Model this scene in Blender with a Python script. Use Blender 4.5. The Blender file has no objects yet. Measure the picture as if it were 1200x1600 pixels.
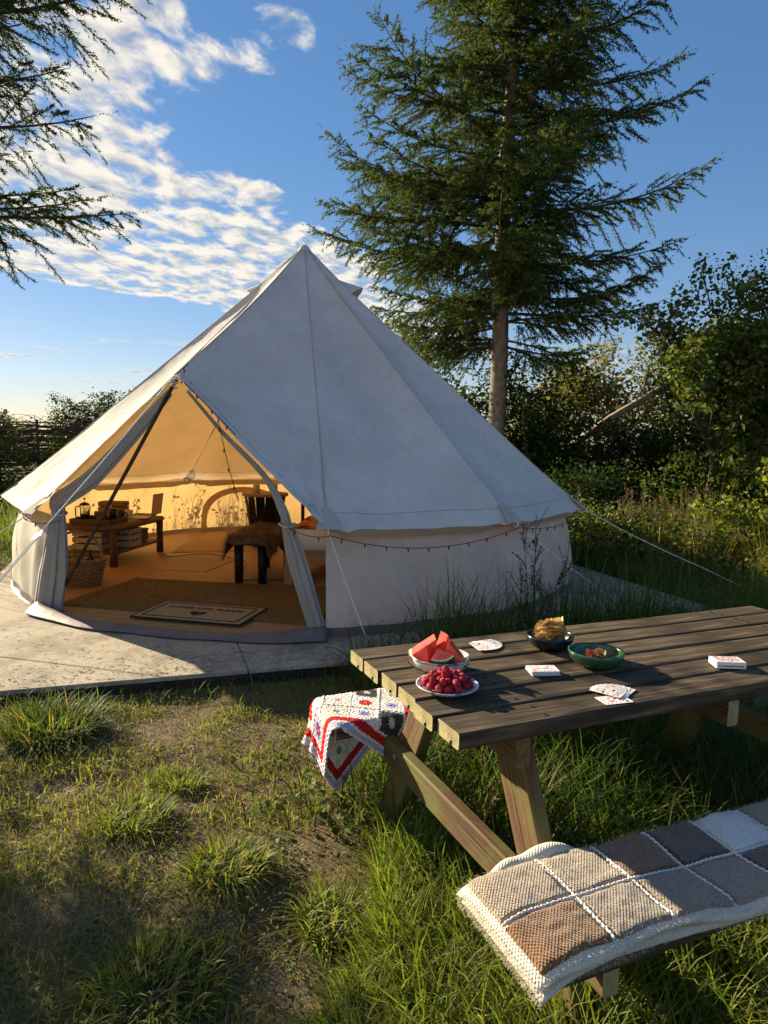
import bpy, math, random
import numpy as np
from mathutils import Vector, Matrix

rng = np.random.default_rng(7)
random.seed(7)
R_ = math.radians
scene = bpy.context.scene
COL = scene.collection

# ------------------------------------------------------------------ camera
F_PX = 1089.7
PIT, ROL = 0.1072, 0.0188
cd = bpy.data.cameras.new('camera')
cam = bpy.data.objects.new('camera', cd)
COL.objects.link(cam)
fw = Vector((0, math.cos(PIT), -math.sin(PIT)))
up = Vector((0, math.sin(PIT), math.cos(PIT)))
rt = Vector((1, 0, 0))
cR = rt * math.cos(ROL) + up * math.sin(ROL)
cU = -rt * math.sin(ROL) + up * math.cos(ROL)
cam.matrix_world = Matrix(((cR.x, cU.x, -fw.x, 0), (cR.y, cU.y, -fw.y, 0),
                           (cR.z, cU.z, -fw.z, 1.5), (0, 0, 0, 1)))
cd.sensor_fit = 'HORIZONTAL'
cd.sensor_width = 36
cd.lens = 36 * F_PX / 1200
cd.clip_start = 0.05
cd.clip_end = 3000
scene.camera = cam

# ------------------------------------------------------------------ world, sun, exposure
SUN_EL = R_(18.5)
SUN_AZ = Vector((-0.777, 0.630, 0)).normalized()          # ground direction towards the sun
world = bpy.data.worlds.new('World')
scene.world = world
world.use_nodes = True


def build_world():
    nt = world.node_tree
    nt.nodes.clear()
    L = nt.links.new

    def nd(t, **k):
        n = nt.nodes.new(t)
        for a, b in k.items():
            setattr(n, a, b)
        return n

    def math_(op, a, b=None, c=None, clamp=False):
        n = nd('ShaderNodeMath', operation=op)
        n.use_clamp = clamp
        for i, x in enumerate((a, b, c)):
            if x is None:
                continue
            if isinstance(x, (int, float)):
                n.inputs[i].default_value = x
            else:
                L(x, n.inputs[i])
        return n.outputs[0]

    def smooth(x, lo, hi):
        n = nd('ShaderNodeMapRange', interpolation_type='SMOOTHSTEP')
        L(x, n.inputs[0])
        n.inputs[1].default_value, n.inputs[2].default_value = lo, hi
        return n.outputs[0]
    sky = nd('ShaderNodeTexSky', sky_type='NISHITA')
    sky.sun_disc = False
    sky.sun_elevation = SUN_EL
    sky.sun_rotation = math.atan2(SUN_AZ.x, SUN_AZ.y)
    sky.altitude = 300
    sky.air_density = 1.0
    sky.dust_density = 0.12
    sky.ozone_density = 2.6
    tc = nd('ShaderNodeTexCoord')
    sep = nd('ShaderNodeSeparateXYZ')
    L(tc.outputs['Generated'], sep.inputs[0])
    zz = math_('MAXIMUM', sep.outputs[2], 0.02)
    X = math_('DIVIDE', sep.outputs[0], zz)
    Y = math_('DIVIDE', sep.outputs[1], zz)
    comb = nd('ShaderNodeCombineXYZ')
    L(X, comb.inputs[0]); L(Y, comb.inputs[1])

    def noise(scale, detail, rough, off=(0, 0, 0), stretch=(1, 1, 1), dist=0.0):
        mp = nd('ShaderNodeMapping')
        mp.inputs['Location'].default_value = off
        mp.inputs['Scale'].default_value = stretch
        L(comb.outputs[0], mp.inputs[0])
        n = nd('ShaderNodeTexNoise')
        L(mp.outputs[0], n.inputs['Vector'])
        n.inputs['Scale'].default_value = scale
        n.inputs['Detail'].default_value = detail
        n.inputs['Roughness'].default_value = rough
        n.inputs['Distortion'].default_value = dist
        return n.outputs['Fac']
    # altocumulus sheet: broad bank whose edge is bent by low noise
    low = noise(1.3, 2, .5, off=(3.1, 1.7, 0))
    lowc = math_('SUBTRACT', low, .5)
    # right edge of the bank: X < -.72 + .36*max(0,Y-2.6)
    yb = math_('MAXIMUM', math_('SUBTRACT', Y, 2.6), 0)
    right = math_('SUBTRACT', math_('ADD', math_('MULTIPLY', yb, .36), -.50), X)
    far = math_('SUBTRACT', math_('ADD', math_('MULTIPLY', math_('ADD', X, 2.6), 1.1), 4.72), Y)
    left = math_('ADD', X, 7.0)
    e1 = smooth(math_('ADD', right, math_('MULTIPLY', lowc, 1.0)), -.16, .34)
    e2 = smooth(math_('ADD', far, math_('MULTIPLY', lowc, .8)), -.05, .5)
    e3 = smooth(left, -.5, 1.5)
    bank = math_('MULTIPLY', math_('MULTIPLY', e1, e2), e3)
    # a few loose puffs elsewhere, over the whole dome
    puffm = smooth(noise(.85, 1, .5, off=(9.3, 4.1, 0)), .60, .74)
    def blob(x0, y0, rx, ry):
        dx = math_('DIVIDE', math_('SUBTRACT', X, x0), rx)
        dy = math_('DIVIDE', math_('SUBTRACT', Y, y0), ry)
        d2 = math_('ADD', math_('MULTIPLY', dx, dx), math_('MULTIPLY', dy, dy))
        return math_('SUBTRACT', 1, smooth(d2, .2, 2.2))
    loose = math_('MAXIMUM', blob(-.47, 2.0, .17, .17), blob(-.27, 1.86, .10, .12))
    mask = math_('MAXIMUM', bank, math_('MAXIMUM', math_('MULTIPLY', puffm, .62), math_('MULTIPLY', loose, .80)))
    fb = noise(6.6, 9, .60, off=(.4, .2, 0), stretch=(1.05, .62, 1), dist=.35)
    fb2 = noise(2.0, 3, .5, off=(5, 2, 0))
    mixf = math_('ADD', math_('MULTIPLY', fb, .80), math_('MULTIPLY', fb2, .20))
    dens = smooth(math_('ADD', mixf, math_('MULTIPLY', math_('SUBTRACT', mask, 1), .42)), .368, .545)
    # thin streaks low over the horizon
    el = sep.outputs[2]
    band = math_('MULTIPLY', smooth(el, .035, .07), math_('SUBTRACT', 1, smooth(el, .10, .15)))
    st = smooth(noise(.55, 5, .55, off=(1.9, .6, 0), stretch=(.8, 1.0, 1)), .50, .68)
    streak = math_('MULTIPLY', math_('MULTIPLY', band, st), .62)
    alpha = math_('MAXIMUM', math_('MULTIPLY', dens, .93), streak, clamp=True)
    # relief: the same noise sampled a little towards the sun
    fbs = noise(6.2, 5, .56, off=(.4 - .05, .2 + .05, 0), stretch=(1.05, .62, 1), dist=.35)
    rel = math_('ADD', math_('MULTIPLY', math_('SUBTRACT', fb, fbs), 3.2), .62, clamp=True)
    cr = nd('ShaderNodeMixRGB')
    L(rel, cr.inputs[0])
    cr.inputs[1].default_value = (.46, .49, .54, 1)
    cr.inputs[2].default_value = (1.0, .93, .80, 1)
    bg1 = nd('ShaderNodeBackground')
    # slightly deeper blue, as the phone camera records it
    hs = nd('ShaderNodeHueSaturation')
    hs.inputs['Saturation'].default_value = 1.50
    gm = nd('ShaderNodeGamma')
    gm.inputs[1].default_value = .62
    L(sky.outputs[0], gm.inputs[0])
    L(gm.outputs[0], hs.inputs['Color'])
    tint = nd('ShaderNodeMixRGB', blend_type='MULTIPLY')
    tint.inputs[0].default_value = 1
    tint.inputs[2].default_value = (1.0, .97, 1.10, 1)
    L(hs.outputs[0], tint.inputs[1])
    L(tint.outputs[0], bg1.inputs[0])
    bg1.inputs[1].default_value = SKY_S
    bg2 = nd('ShaderNodeBackground')
    L(cr.outputs[0], bg2.inputs[0])
    bg2.inputs[1].default_value = CLOUD_S
    mx = nd('ShaderNodeMixShader')
    L(alpha, mx.inputs[0]); L(bg1.outputs[0], mx.inputs[1]); L(bg2.outputs[0], mx.inputs[2])
    out = nd('ShaderNodeOutputWorld')
    L(mx.outputs[0], out.inputs[0])


SKY_S, CLOUD_S = 0.080, 0.37
build_world()
world.cycles.sampling_method = 'MANUAL'
world.cycles.sample_map_resolution = 512

sl = bpy.data.lights.new('sun', 'SUN')
sl.energy = 5.0
sl.angle = R_(0.55)
sl.color = (1.0, .84, .59)
sun = bpy.data.objects.new('sun', sl)
COL.objects.link(sun)
to_sun = Vector((SUN_AZ.x * math.cos(SUN_EL), SUN_AZ.y * math.cos(SUN_EL), math.sin(SUN_EL)))
sun.rotation_euler = to_sun.to_track_quat('Z', 'Y').to_euler()
sun.location = (-8, 6, 8)

vs = scene.view_settings
vs.view_transform = 'Standard'
vs.look = 'None'
vs.exposure = 1.5
vs.gamma = 1
vs.use_curve_mapping = False
scene.cycles.max_bounces = 8
scene.cycles.diffuse_bounces = 5
scene.cycles.transmission_bounces = 6
scene.cycles.transparent_max_bounces = 8
scene.cycles.use_denoising = True
scene.cycles.sample_clamp_indirect = 6
scene.cycles.use_adaptive_sampling = True
scene.cycles.adaptive_threshold = 0.015

# ------------------------------------------------------------------ helpers: objects


def empty(name, loc=(0, 0, 0), rz=0.0, label=None, cat=None, group=None, kind=None):
    o = bpy.data.objects.new(name, None)
    o.empty_display_size = .1
    COL.objects.link(o)
    o.location = loc
    o.rotation_euler = (0, 0, rz)
    return tag(o, label, cat, group, kind)


def tag(o, label=None, cat=None, group=None, kind=None):
    if label: o['label'] = label
    if cat: o['category'] = cat
    if group: o['group'] = group
    if kind: o['kind'] = kind
    return o


def join(parts):
    """list of (V, F) -> one (V, F); F lists may mix tris and quads"""
    Vs, Fs, n = [], [], 0
    for V, F in parts:
        V = np.asarray(V, float)
        Vs.append(V)
        if isinstance(F, np.ndarray):
            Fs.append(F + n)
        else:
            Fs.append([tuple(i + n for i in f) for f in F])
        n += len(V)
    V = np.concatenate(Vs)
    if all(isinstance(F, np.ndarray) for F in Fs) and len({F.shape[1] for F in Fs}) == 1:
        return V, np.concatenate(Fs)
    out = []
    for F in Fs:
        out += [tuple(int(i) for i in f) for f in F]
    return V, out


def mesh(name, V, F, col=None, uv=None, smooth=False):
    me = bpy.data.meshes.new(name)
    V = np.asarray(V, np.float32)
    if isinstance(F, np.ndarray):
        k = F.shape[1]
        me.vertices.add(len(V))
        me.vertices.foreach_set('co', V.ravel())
        me.loops.add(F.size)
        me.loops.foreach_set('vertex_index', F.astype(np.int32).ravel())
        me.polygons.add(len(F))
        me.polygons.foreach_set('loop_start', np.arange(0, F.size, k, dtype=np.int32))
        me.update(calc_edges=True)
    else:
        me.from_pydata(V.tolist(), [], F)
        me.update()
    if col is not None:
        a = me.color_attributes.new('Col', 'FLOAT_COLOR', 'POINT')
        c = np.ones((len(V), 4), np.float32)
        c[:, :3] = col
        a.data.foreach_set('color', c.ravel())
    if uv is not None:
        a = me.attributes.new('uvp', 'FLOAT_VECTOR', 'POINT')
        c = np.zeros((len(V), 3), np.float32)
        c[:, :uv.shape[1]] = uv
        a.data.foreach_set('vector', c.ravel())
    if smooth:
        me.polygons.foreach_set('use_smooth', np.ones(len(me.polygons), bool))
    return me


def ob(name, me, mat=None, parent=None, loc=(0, 0, 0), rot=None, world=True, **tags):
    """link a mesh; when parent is an unrotated root, world-space coordinates are made local"""
    if mat is not None and len(me.materials) == 0:
        for m in (mat if isinstance(mat, (list, tuple)) else [mat]):
            me.materials.append(m)
    o = bpy.data.objects.new(name, me)
    COL.objects.link(o)
    o.location = loc
    if rot is not None:
        o.rotation_euler = rot
    if parent is not None:
        o.parent = parent
    return tag(o, **tags)


def part(name, VF, mat, parent, root=None, smooth=False, col=None, uv=None, **tags):
    """VF in world space, stored relative to the root's location (roots are unrotated here)"""
    V, F = VF
    V = np.asarray(V, float)
    if root is not None:
        V = V - np.array(root.location)[None]
    return ob(name, mesh(name, V, F, col, uv, smooth), mat, parent, **tags)


# ------------------------------------------------------------------ helpers: shapes
def cbox(c, s, b=.004, rot=None):
    """chamfered box centre c, size s, bevel b, optional 3x3 rotation"""
    hx, hy, hz = s[0] / 2, s[1] / 2, s[2] / 2
    b = min(b, hx * .9, hy * .9, hz * .9)
    V, idx = [], {}
    for sx in (-1, 1):
        for sy in (-1, 1):
            for sz in (-1, 1):
                for ax in range(3):
                    p = [sx * (hx - b), sy * (hy - b), sz * (hz - b)]
                    p[ax] = (sx * hx, sy * hy, sz * hz)[ax]
                    idx[(sx, sy, sz, ax)] = len(V)
                    V.append(p)
    F = []
    for ax in range(3):
        o1, o2 = [(1, 2), (2, 0), (0, 1)][ax]
        for s_ in (-1, 1):
            q = []
            for a, c2 in ((-1, -1), (1, -1), (1, 1), (-1, 1)):
                k = [0, 0, 0]; k[ax] = s_; k[o1] = a; k[o2] = c2
                q.append(idx[(*k, ax)])
            F.append(tuple(q if s_ > 0 else q[::-1]))
    for ax in range(3):                       # edges parallel to ax
        o1, o2 = [(1, 2), (2, 0), (0, 1)][ax]
        for a in (-1, 1):
            for c2 in (-1, 1):
                k0 = [0, 0, 0]; k0[o1] = a; k0[o2] = c2
                k1 = list(k0); k0[ax] = -1; k1[ax] = 1
                q = [idx[(*k0, o1)], idx[(*k1, o1)], idx[(*k1, o2)], idx[(*k0, o2)]]
                F.append(tuple(q if a * c2 < 0 else q[::-1]))
    for sx in (-1, 1):
        for sy in (-1, 1):
            for sz in (-1, 1):
                q = [idx[(sx, sy, sz, a)] for a in range(3)]
                F.append(tuple(q if sx * sy * sz > 0 else q[::-1]))
    V = np.array(V)
    if rot is not None:
        V = V @ np.asarray(rot).T
    return V + np.asarray(c, float), F


def tube(P, r, n=6, closed=False, cap=True):
    P = np.asarray(P, float)
    m = len(P)
    r = np.broadcast_to(np.asarray(r, float), (m,))
    T = np.gradient(P, axis=0)
    if closed:
        T = np.roll(P, -1, 0) - np.roll(P, 1, 0)
    T /= np.linalg.norm(T, axis=1, keepdims=True) + 1e-12
    a = np.array([0, 0, 1.]) if abs(T[0, 2]) < .9 else np.array([1., 0, 0])
    N = np.zeros_like(P)
    nn = np.cross(T[0], a); nn /= np.linalg.norm(nn)
    for i in range(m):
        nn = nn - T[i] * (nn @ T[i])
        nn /= np.linalg.norm(nn) + 1e-12
        N[i] = nn
    B = np.cross(T, N)
    th = np.linspace(0, 2 * np.pi, n, endpoint=False)
    V = P[:, None] + r[:, None, None] * (np.cos(th)[None, :, None] * N[:, None] + np.sin(th)[None, :, None] * B[:, None])
    V = V.reshape(-1, 3)
    F = []
    mm = m if closed else m - 1
    i = np.arange(mm)[:, None]; j = np.arange(n)[None]
    i2 = (i + 1) % m; j2 = (j + 1) % n
    F = np.stack(np.broadcast_arrays(i * n + j, i * n + j2, i2 * n + j2, i2 * n + j), -1).reshape(-1, 4)
    if not closed and cap:
        F = [tuple(f) for f in F.tolist()]
        F.append(tuple(range(n))[::-1])
        F.append(tuple(range((m - 1) * n, m * n)))
    return V, F


def lathe(prof, n=32, c=(0, 0, 0)):
    prof = np.asarray(prof, float)
    m = len(prof)
    th = np.linspace(0, 2 * np.pi, n, endpoint=False)
    V = np.stack([prof[:, 0][:, None] * np.cos(th), prof[:, 0][:, None] * np.sin(th),
                  np.repeat(prof[:, 1][:, None], n, 1)], -1).reshape(-1, 3) + np.asarray(c, float)
    i = np.arange(m - 1)[:, None]; j = np.arange(n)[None]; j2 = (j + 1) % n
    F = np.stack(np.broadcast_arrays(i * n + j, i * n + j2, (i + 1) * n + j2, (i + 1) * n + j), -1).reshape(-1, 4)
    return V, F


def grid(Pfun, nu, nv):
    """surface from Pfun(U, V arrays in 0..1) -> (..., 3)"""
    u = np.linspace(0, 1, nu + 1); v = np.linspace(0, 1, nv + 1)
    U, W = np.meshgrid(u, v, indexing='ij')
    V = Pfun(U, W).reshape(-1, 3)
    i = np.arange(nu)[:, None]; j = np.arange(nv)[None]
    F = np.stack(np.broadcast_arrays(i * (nv + 1) + j, (i + 1) * (nv + 1) + j, (i + 1) * (nv + 1) + j + 1,
                                     i * (nv + 1) + j + 1), -1).reshape(-1, 4)
    return V, F


def rotm(rx=0, ry=0, rz=0):
    return np.array(Matrix.Rotation(rz, 3, 'Z') @ Matrix.Rotation(ry, 3, 'Y') @ Matrix.Rotation(rx, 3, 'X'))


_perm = rng.permutation(4096)


def vnoise(P, scale=1.0, seed=0):
    """cheap value noise in 3-D, roughly -1..1"""
    P = np.asarray(P, float) * scale + seed * 17.31
    I = np.floor(P).astype(np.int64); f = P - I; f = f * f * (3 - 2 * f)
    out = 0

    def h(a, b, c):
        return _perm[(_perm[(_perm[a & 4095] + b) & 4095] + c) & 4095] / 2047.5 - 1
    for dx in (0, 1):
        for dy in (0, 1):
            for dz in (0, 1):
                w = (f[..., 0] if dx else 1 - f[..., 0]) * (f[..., 1] if dy else 1 - f[..., 1]) * (f[..., 2] if dz else 1 - f[..., 2])
                out = out + w * h(I[..., 0] + dx, I[..., 1] + dy, I[..., 2] + dz)
    return out


def fbm(P, scale=1., oct=4, seed=0):
    o, a = 0, 1.
    for k in range(oct):
        o = o + a * vnoise(P, scale * 2 ** k, seed + k)
        a *= .5
    return o


def frames(D, roll=None):
    """orthonormal frames with z along D (n,3) -> (n,3,3) columns x,y,z"""
    D = D / (np.linalg.norm(D, axis=1, keepdims=True) + 1e-12)
    A = np.where(np.abs(D[:, 2:3]) < .95, np.array([[0, 0, 1.]]), np.array([[1., 0, 0]]))
    X = np.cross(A, D); X /= np.linalg.norm(X, axis=1, keepdims=True) + 1e-12
    Y = np.cross(D, X)
    if roll is not None:
        c, s = np.cos(roll)[:, None], np.sin(roll)[:, None]
        X, Y = c * X + s * Y, -s * X + c * Y
    return np.stack([X, Y, D], -1)


def scatter_template(TV, TF, P, Fr, S):
    """copies of a small template mesh: TV (k,3), TF (m,q); P (n,3), Fr (n,3,3), S (n,) or (n,3)"""
    S = np.asarray(S, float)
    if S.ndim == 1:
        S = S[:, None].repeat(3, 1)
    V = np.einsum('nij,nkj->nki', Fr, TV[None] * S[:, None]) + P[:, None]
    n, k = len(P), len(TV)
    F = TF[None] + (np.arange(n) * k)[:, None, None]
    return V.reshape(-1, 3), F.reshape(-1, TF.shape[1])


# ------------------------------------------------------------------ helpers: materials
class Mat:
    def __init__(self, name):
        self.m = bpy.data.materials.new(name)
        self.m.use_nodes = True
        self.nt = self.m.node_tree
        self.b = self.nt.nodes['Principled BSDF']
        self.out = self.nt.nodes['Material Output']

    def n(self, t, **k):
        x = self.nt.nodes.new(t)
        for a, b in k.items():
            setattr(x, a, b)
        return x

    def l(self, a, b):
        self.nt.links.new(a, b)

    def coord(self, kind='Object', scale=(1, 1, 1), loc=(0, 0, 0), rot=(0, 0, 0)):
        if kind == 'uvp':
            s = self.n('ShaderNodeAttribute', attribute_name='uvp').outputs['Vector']
        else:
            s = self.n('ShaderNodeTexCoord').outputs[kind]
        mp = self.n('ShaderNodeMapping')
        mp.inputs['Scale'].default_value = scale
        mp.inputs['Location'].default_value = loc
        mp.inputs['Rotation'].default_value = rot
        self.l(s, mp.inputs[0])
        return mp.outputs[0]

    def noise(self, vec, scale, detail=4, rough=.55, dist=0):
        x = self.n('ShaderNodeTexNoise')
        if vec is not None:
            self.l(vec, x.inputs['Vector'])
        x.inputs['Scale'].default_value = scale
        x.inputs['Detail'].default_value = detail
        x.inputs['Roughness'].default_value = rough
        x.inputs['Distortion'].default_value = dist
        return x.outputs['Fac']

    def ramp(self, fac, stops, interp='LINEAR'):
        x = self.n('ShaderNodeValToRGB')
        x.color_ramp.interpolation = interp
        e = x.color_ramp.elements
        while len(e) < len(stops):
            e.new(.5)
        for el, (p, c) in zip(e, stops):
            el.position = p
            el.color = (*c, 1) if len(c) == 3 else c
        self.l(fac, x.inputs[0])
        return x.outputs[0]

    def mix(self, fac, a, b, mode='MIX'):
        x = self.n('ShaderNodeMixRGB', blend_type=mode)
        for i, s in enumerate((fac, a, b)):
            if isinstance(s, (int, float)):
                x.inputs[i].default_value = s
            elif isinstance(s, (tuple, list)):
                x.inputs[i].default_value = (*s, 1) if len(s) == 3 else s
            else:
                self.l(s, x.inputs[i])
        return x.outputs[0]

    def mth(self, op, a, b=None, c=None, clamp=False):
        x = self.n('ShaderNodeMath', operation=op)
        x.use_clamp = clamp
        for i, s in enumerate((a, b, c)):
            if s is None:
                continue
            if isinstance(s, (int, float)):
                x.inputs[i].default_value = s
            else:
                self.l(s, x.inputs[i])
        return x.outputs[0]

    def base(self, c):
        if isinstance(c, (tuple, list)):
            self.b.inputs['Base Color'].default_value = (*c, 1)
        else:
            self.l(c, self.b.inputs['Base Color'])

    def bump(self, h, strength=.3, dist=.01):
        x = self.n('ShaderNodeBump')
        x.inputs['Strength'].default_value = strength
        x.inputs['Distance'].default_value = dist
        self.l(h, x.inputs['Height'])
        self.l(x.outputs[0], self.b.inputs['Normal'])
        return x.outputs[0]

    def rough(self, r, spec=None):
        self.b.inputs['Roughness'].default_value = r
        if spec is not None:
            self.b.inputs['Specular IOR Level'].default_value = spec
        return self


def surf(name, c1, c2, scale=8, rough=.8, bump=.3, dist=.004, stretch=(1, 1, 1), detail=6, spec=.3, coord='Object', lo=.3, hi=.7):
    M = Mat(name)
    v = M.coord(coord, stretch)
    f = M.noise(v, scale, detail, .6)
    M.base(M.ramp(f, [(lo, c1), (hi, c2)]))
    M.rough(rough, spec)
    if bump:
        f2 = M.noise(v, scale * 3, detail, .65)
        M.bump(f2, bump, dist)
    return M.m


def plain(name, c, rough=.6, spec=.4, metal=0):
    M = Mat(name)
    v = M.coord('Object')
    f = M.noise(v, 30, 4)
    c = np.array(c)
    M.base(M.ramp(f, [(.3, tuple(c * .88)), (.7, tuple(np.minimum(c * 1.08, 1)))]))
    M.rough(rough, spec)
    M.b.inputs['Metallic'].default_value = metal
    return M.m


def foliage_mat(name, trans=.35, rough=.55, spec=.25, tcol=(1.25, 1.3, .45)):
    """diffuse + translucent, colour from the Col attribute"""
    M = Mat(name)
    c = M.n('ShaderNodeVertexColor', layer_name='Col').outputs['Color']
    M.base(c)
    M.rough(rough, spec)
    tr = M.n('ShaderNodeBsdfTranslucent')
    M.l(M.mix(1.0, c, tcol, 'MULTIPLY'), tr.inputs['Color'])
    mx = M.n('ShaderNodeMixShader')
    mx.inputs[0].default_value = trans
    M.l(M.b.outputs[0], mx.inputs[1]); M.l(tr.outputs[0], mx.inputs[2])
    M.l(mx.outputs[0], M.out.inputs['Surface'])
    return M.m


GRASS = foliage_mat('grass_blades', .45, .55, .18)
LEAF = foliage_mat('leaves', .36, .62, .14)
NEEDLE = foliage_mat('needles', .34, .7, .08, (1.1, 1.15, .5))
DRY = foliage_mat('dry_stems', .18, .8, .1, (1, .9, .6))


def wood_mat(name, dark, mid, light, algae=None, scale=1., rough=.75, amt=.5):
    """weathered timber, grain along local X"""
    M = Mat(name)
    v = M.coord('Object', (1.2 * scale, 22 * scale, 22 * scale))
    g = M.noise(v, 3.0, 8, .62, .6)
    v2 = M.coord('Object', (3, 6, 6))
    blot = M.noise(v2, 1.6, 5, .6)
    c = M.ramp(g, [(.28, dark), (.5, mid), (.74, light)])
    c = M.mix(M.ramp(blot, [(.35, (0, 0, 0)), (.7, (.6, .6, .6))]), c, dark)
    # knots and long splits
    kn = M.n('ShaderNodeTexVoronoi'); M.l(M.coord('Object', (2.6, 9, 9), (1.3, .4, .2)), kn.inputs['Vector']); kn.inputs['Scale'].default_value = 1.0
    c = M.mix(M.ramp(kn.outputs['Distance'], [(.05, (.85, .85, .85)), (.13, (0, 0, 0))]), c, tuple(np.array(dark) * .5))
    sp = M.noise(M.coord('Object', (.7, 55, 55), (3, 1, 2)), 1.0, 3, .5)
    c = M.mix(M.ramp(sp, [(.30, (.9, .9, .9)), (.36, (0, 0, 0))]), c, tuple(np.array(dark) * .35))
    rnd = M.n('ShaderNodeObjectInfo').outputs['Random']
    c = M.mix(1.0, c, M.ramp(rnd, [(0, (.74, .74, .76)), (1, (1.2, 1.16, 1.1))]), 'MULTIPLY')
    if algae is not None:
        al = M.noise(M.coord('Object', (2, 3, 3), (5, 2, 1)), 2.2, 6, .65)
        c = M.mix(M.ramp(al, [(.42, (0, 0, 0)), (.68, (amt, amt, amt))]), c, algae)
    M.base(c)
    M.rough(rough, .25)
    M.bump(g, .55, .004)
    return M.m


# wood, cloth and general materials
TOPWOOD = wood_mat('weathered_table_wood', (.020, .014, .008), (.085, .062, .037), (.27, .205, .125))
ENDGRAIN = surf('sawn_end_grain', (.20, .165, .075), (.40, .35, .17), 26, .85, .5, .004)
LEGWOOD = wood_mat('table_leg_wood', (.055, .030, .013), (.13, .074, .034), (.22, .14, .065), (.11, .12, .030), amt=.95)
STEEL = plain('galvanised_steel', (.35, .34, .32), .45, .5, .9)
ROPE = surf('white_guy_rope', (.62, .60, .55), (.80, .78, .72), 120, .8, .4, .002)
BLACKM = plain('black_plastic', (.012, .012, .013), .45, .4)
WIRE = plain('dark_green_wire', (.015, .018, .014), .5, .4)


def canvas_mat(name, refl, trans_c, trans, stain=.15, bump=.25):
    M = Mat(name)
    v = M.coord('Object')
    f = M.noise(v, 1.7, 6, .6)
    c = M.ramp(f, [(.25, tuple(np.array(refl) * (1 - stain))), (.75, refl)])
    # small weather spots
    sp = M.noise(v, 34, 2, .5)
    c = M.mix(M.ramp(sp, [(.70, (0, 0, 0)), (.78, (.35, .35, .35))]), c, tuple(np.array(refl) * .45))
    # faint water runs
    run = M.noise(M.coord('Object', (9, 9, .7)), 2.0, 4, .6)
    c = M.mix(M.ramp(run, [(.46, (0, 0, 0)), (.8, (.45, .45, .45))]), c, tuple(np.array(refl) * np.array((.70, .67, .60))))
    M.base(c)
    M.rough(.9, .1)
    w1 = M.noise(M.coord('Object', (1, 1, 1)), 5, 5, .6)
    w2 = M.noise(M.coord('Object', (1, 1, 1)), 420, 1, .5)
    M.bump(M.mth('ADD', w1, M.mth('MULTIPLY', w2, .03)), bump, .02)
    tr = M.n('ShaderNodeBsdfTranslucent')
    M.l(M.mix(1.0, c, trans_c, 'MULTIPLY'), tr.inputs['Color'])
    mx = M.n('ShaderNodeMixShader')
    mx.inputs[0].default_value = trans
    M.l(M.b.outputs[0], mx.inputs[1]); M.l(tr.outputs[0], mx.inputs[2])
    M.l(mx.outputs[0], M.out.inputs['Surface'])
    return M.m


CANVAS = canvas_mat('cotton_canvas', (.80, .79, .73), (.90, .53, .21), .17, stain=.24, bump=.55)
CANVAS2 = canvas_mat('cotton_canvas_tape', (.62, .54, .42), (1.1, .66, .26), .16)
SEAM = canvas_mat('canvas_seam', (.58, .54, .47), (1.1, .7, .3), .12)
PVC = surf('groundsheet_vinyl', (.13, .108, .108), (.19, .16, .157), 7, .55, .3, .01)
#@@NEXT
# ------------------------------------------------------------------ ground
DK0 = np.array([-.52, 4.20]); E1 = np.array([.948, .317]); E2 = np.array([-.317, .948])
DKA, DKB, DKD = -2.3, 3.77, 6.6


def dk(e1, e2):
    return DK0 + E1 * e1 + E2 * e2


def to_dk(x, y):
    d0, d1 = x - DK0[0], y - DK0[1]
    return d0 * E1[0] + d1 * E1[1], d0 * E2[0] + d1 * E2[1]


def on_deck(x, y, m=0.0):
    a, b = to_dk(x, y)
    return (a > DKA - m) & (a < DKB + m) & (b > -m) & (b < DKD + m)


def gz(x, y):
    x = np.asarray(x, float); y = np.asarray(y, float)
    P = np.stack([x, y, x * 0], -1)
    near = np.exp(-((x / 14) ** 2 + ((y - 3) / 14) ** 2))
    z = (.022 * fbm(P, .9, 3, 3) + .010 * fbm(P, 4.5, 3, 5)) * near
    for cx, cy, r, h in ((-.27, 2.33, .30, .022), (-.82, 2.55, .3, .03), (-.5, 2.1, .25, .03), (-.95, 2.3, .3, .02)):
        z = z + h * np.exp(-((x - cx) ** 2 + (y - cy) ** 2) / (r * r))
    a, b = to_dk(x, y)
    inside = np.clip(np.minimum(np.minimum(a - DKA, DKB - a), np.minimum(b, DKD - b)) / .15, 0, 1)
    return z * (1 - inside) - .03 * inside


def axis(lo, hi, fine0, fine1, step, n):
    mid = np.arange(fine0, fine1 + 1e-6, step)
    a = fine0 - (np.geomspace(1, 1 + (fine0 - lo), n) - 1)[1:][::-1]
    b = fine1 + (np.geomspace(1, 1 + (hi - fine1), n) - 1)[1:]
    return np.concatenate([a, mid, b])


gx = axis(-900, 900, -3.2, 2.4, .04, 40)
gy = axis(-60, 1500, 1.2, 4.8, .04, 40)
GX, GY = np.meshgrid(gx, gy, indexing='ij')
GV = np.stack([GX, GY, gz(GX, GY)], -1).reshape(-1, 3)
nv_ = len(gy)
i = np.arange(len(gx) - 1)[:, None]; j = np.arange(nv_ - 1)[None]
GF = np.stack(np.broadcast_arrays(i * nv_ + j, (i + 1) * nv_ + j, (i + 1) * nv_ + j + 1, i * nv_ + j + 1), -1).reshape(-1, 4)
M = Mat('earth_and_thatch')
v = M.coord('Object')
n1 = M.noise(v, 1.6, 6, .6); n2 = M.noise(v, 14, 8, .7); n3 = M.noise(v, 95, 4, .7)
soil = M.ramp(n2, [(.3, (.085, .062, .040)), (.7, (.25, .19, .125))])
straw = M.ramp(n3, [(.35, (.07, .062, .024)), (.65, (.26, .215, .10))])
c = M.mix(M.ramp(n1, [(.42, (0, 0, 0)), (.6, (.75, .75, .75))]), soil, straw)
M.base(c)
M.rough(.95, .1)
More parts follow.
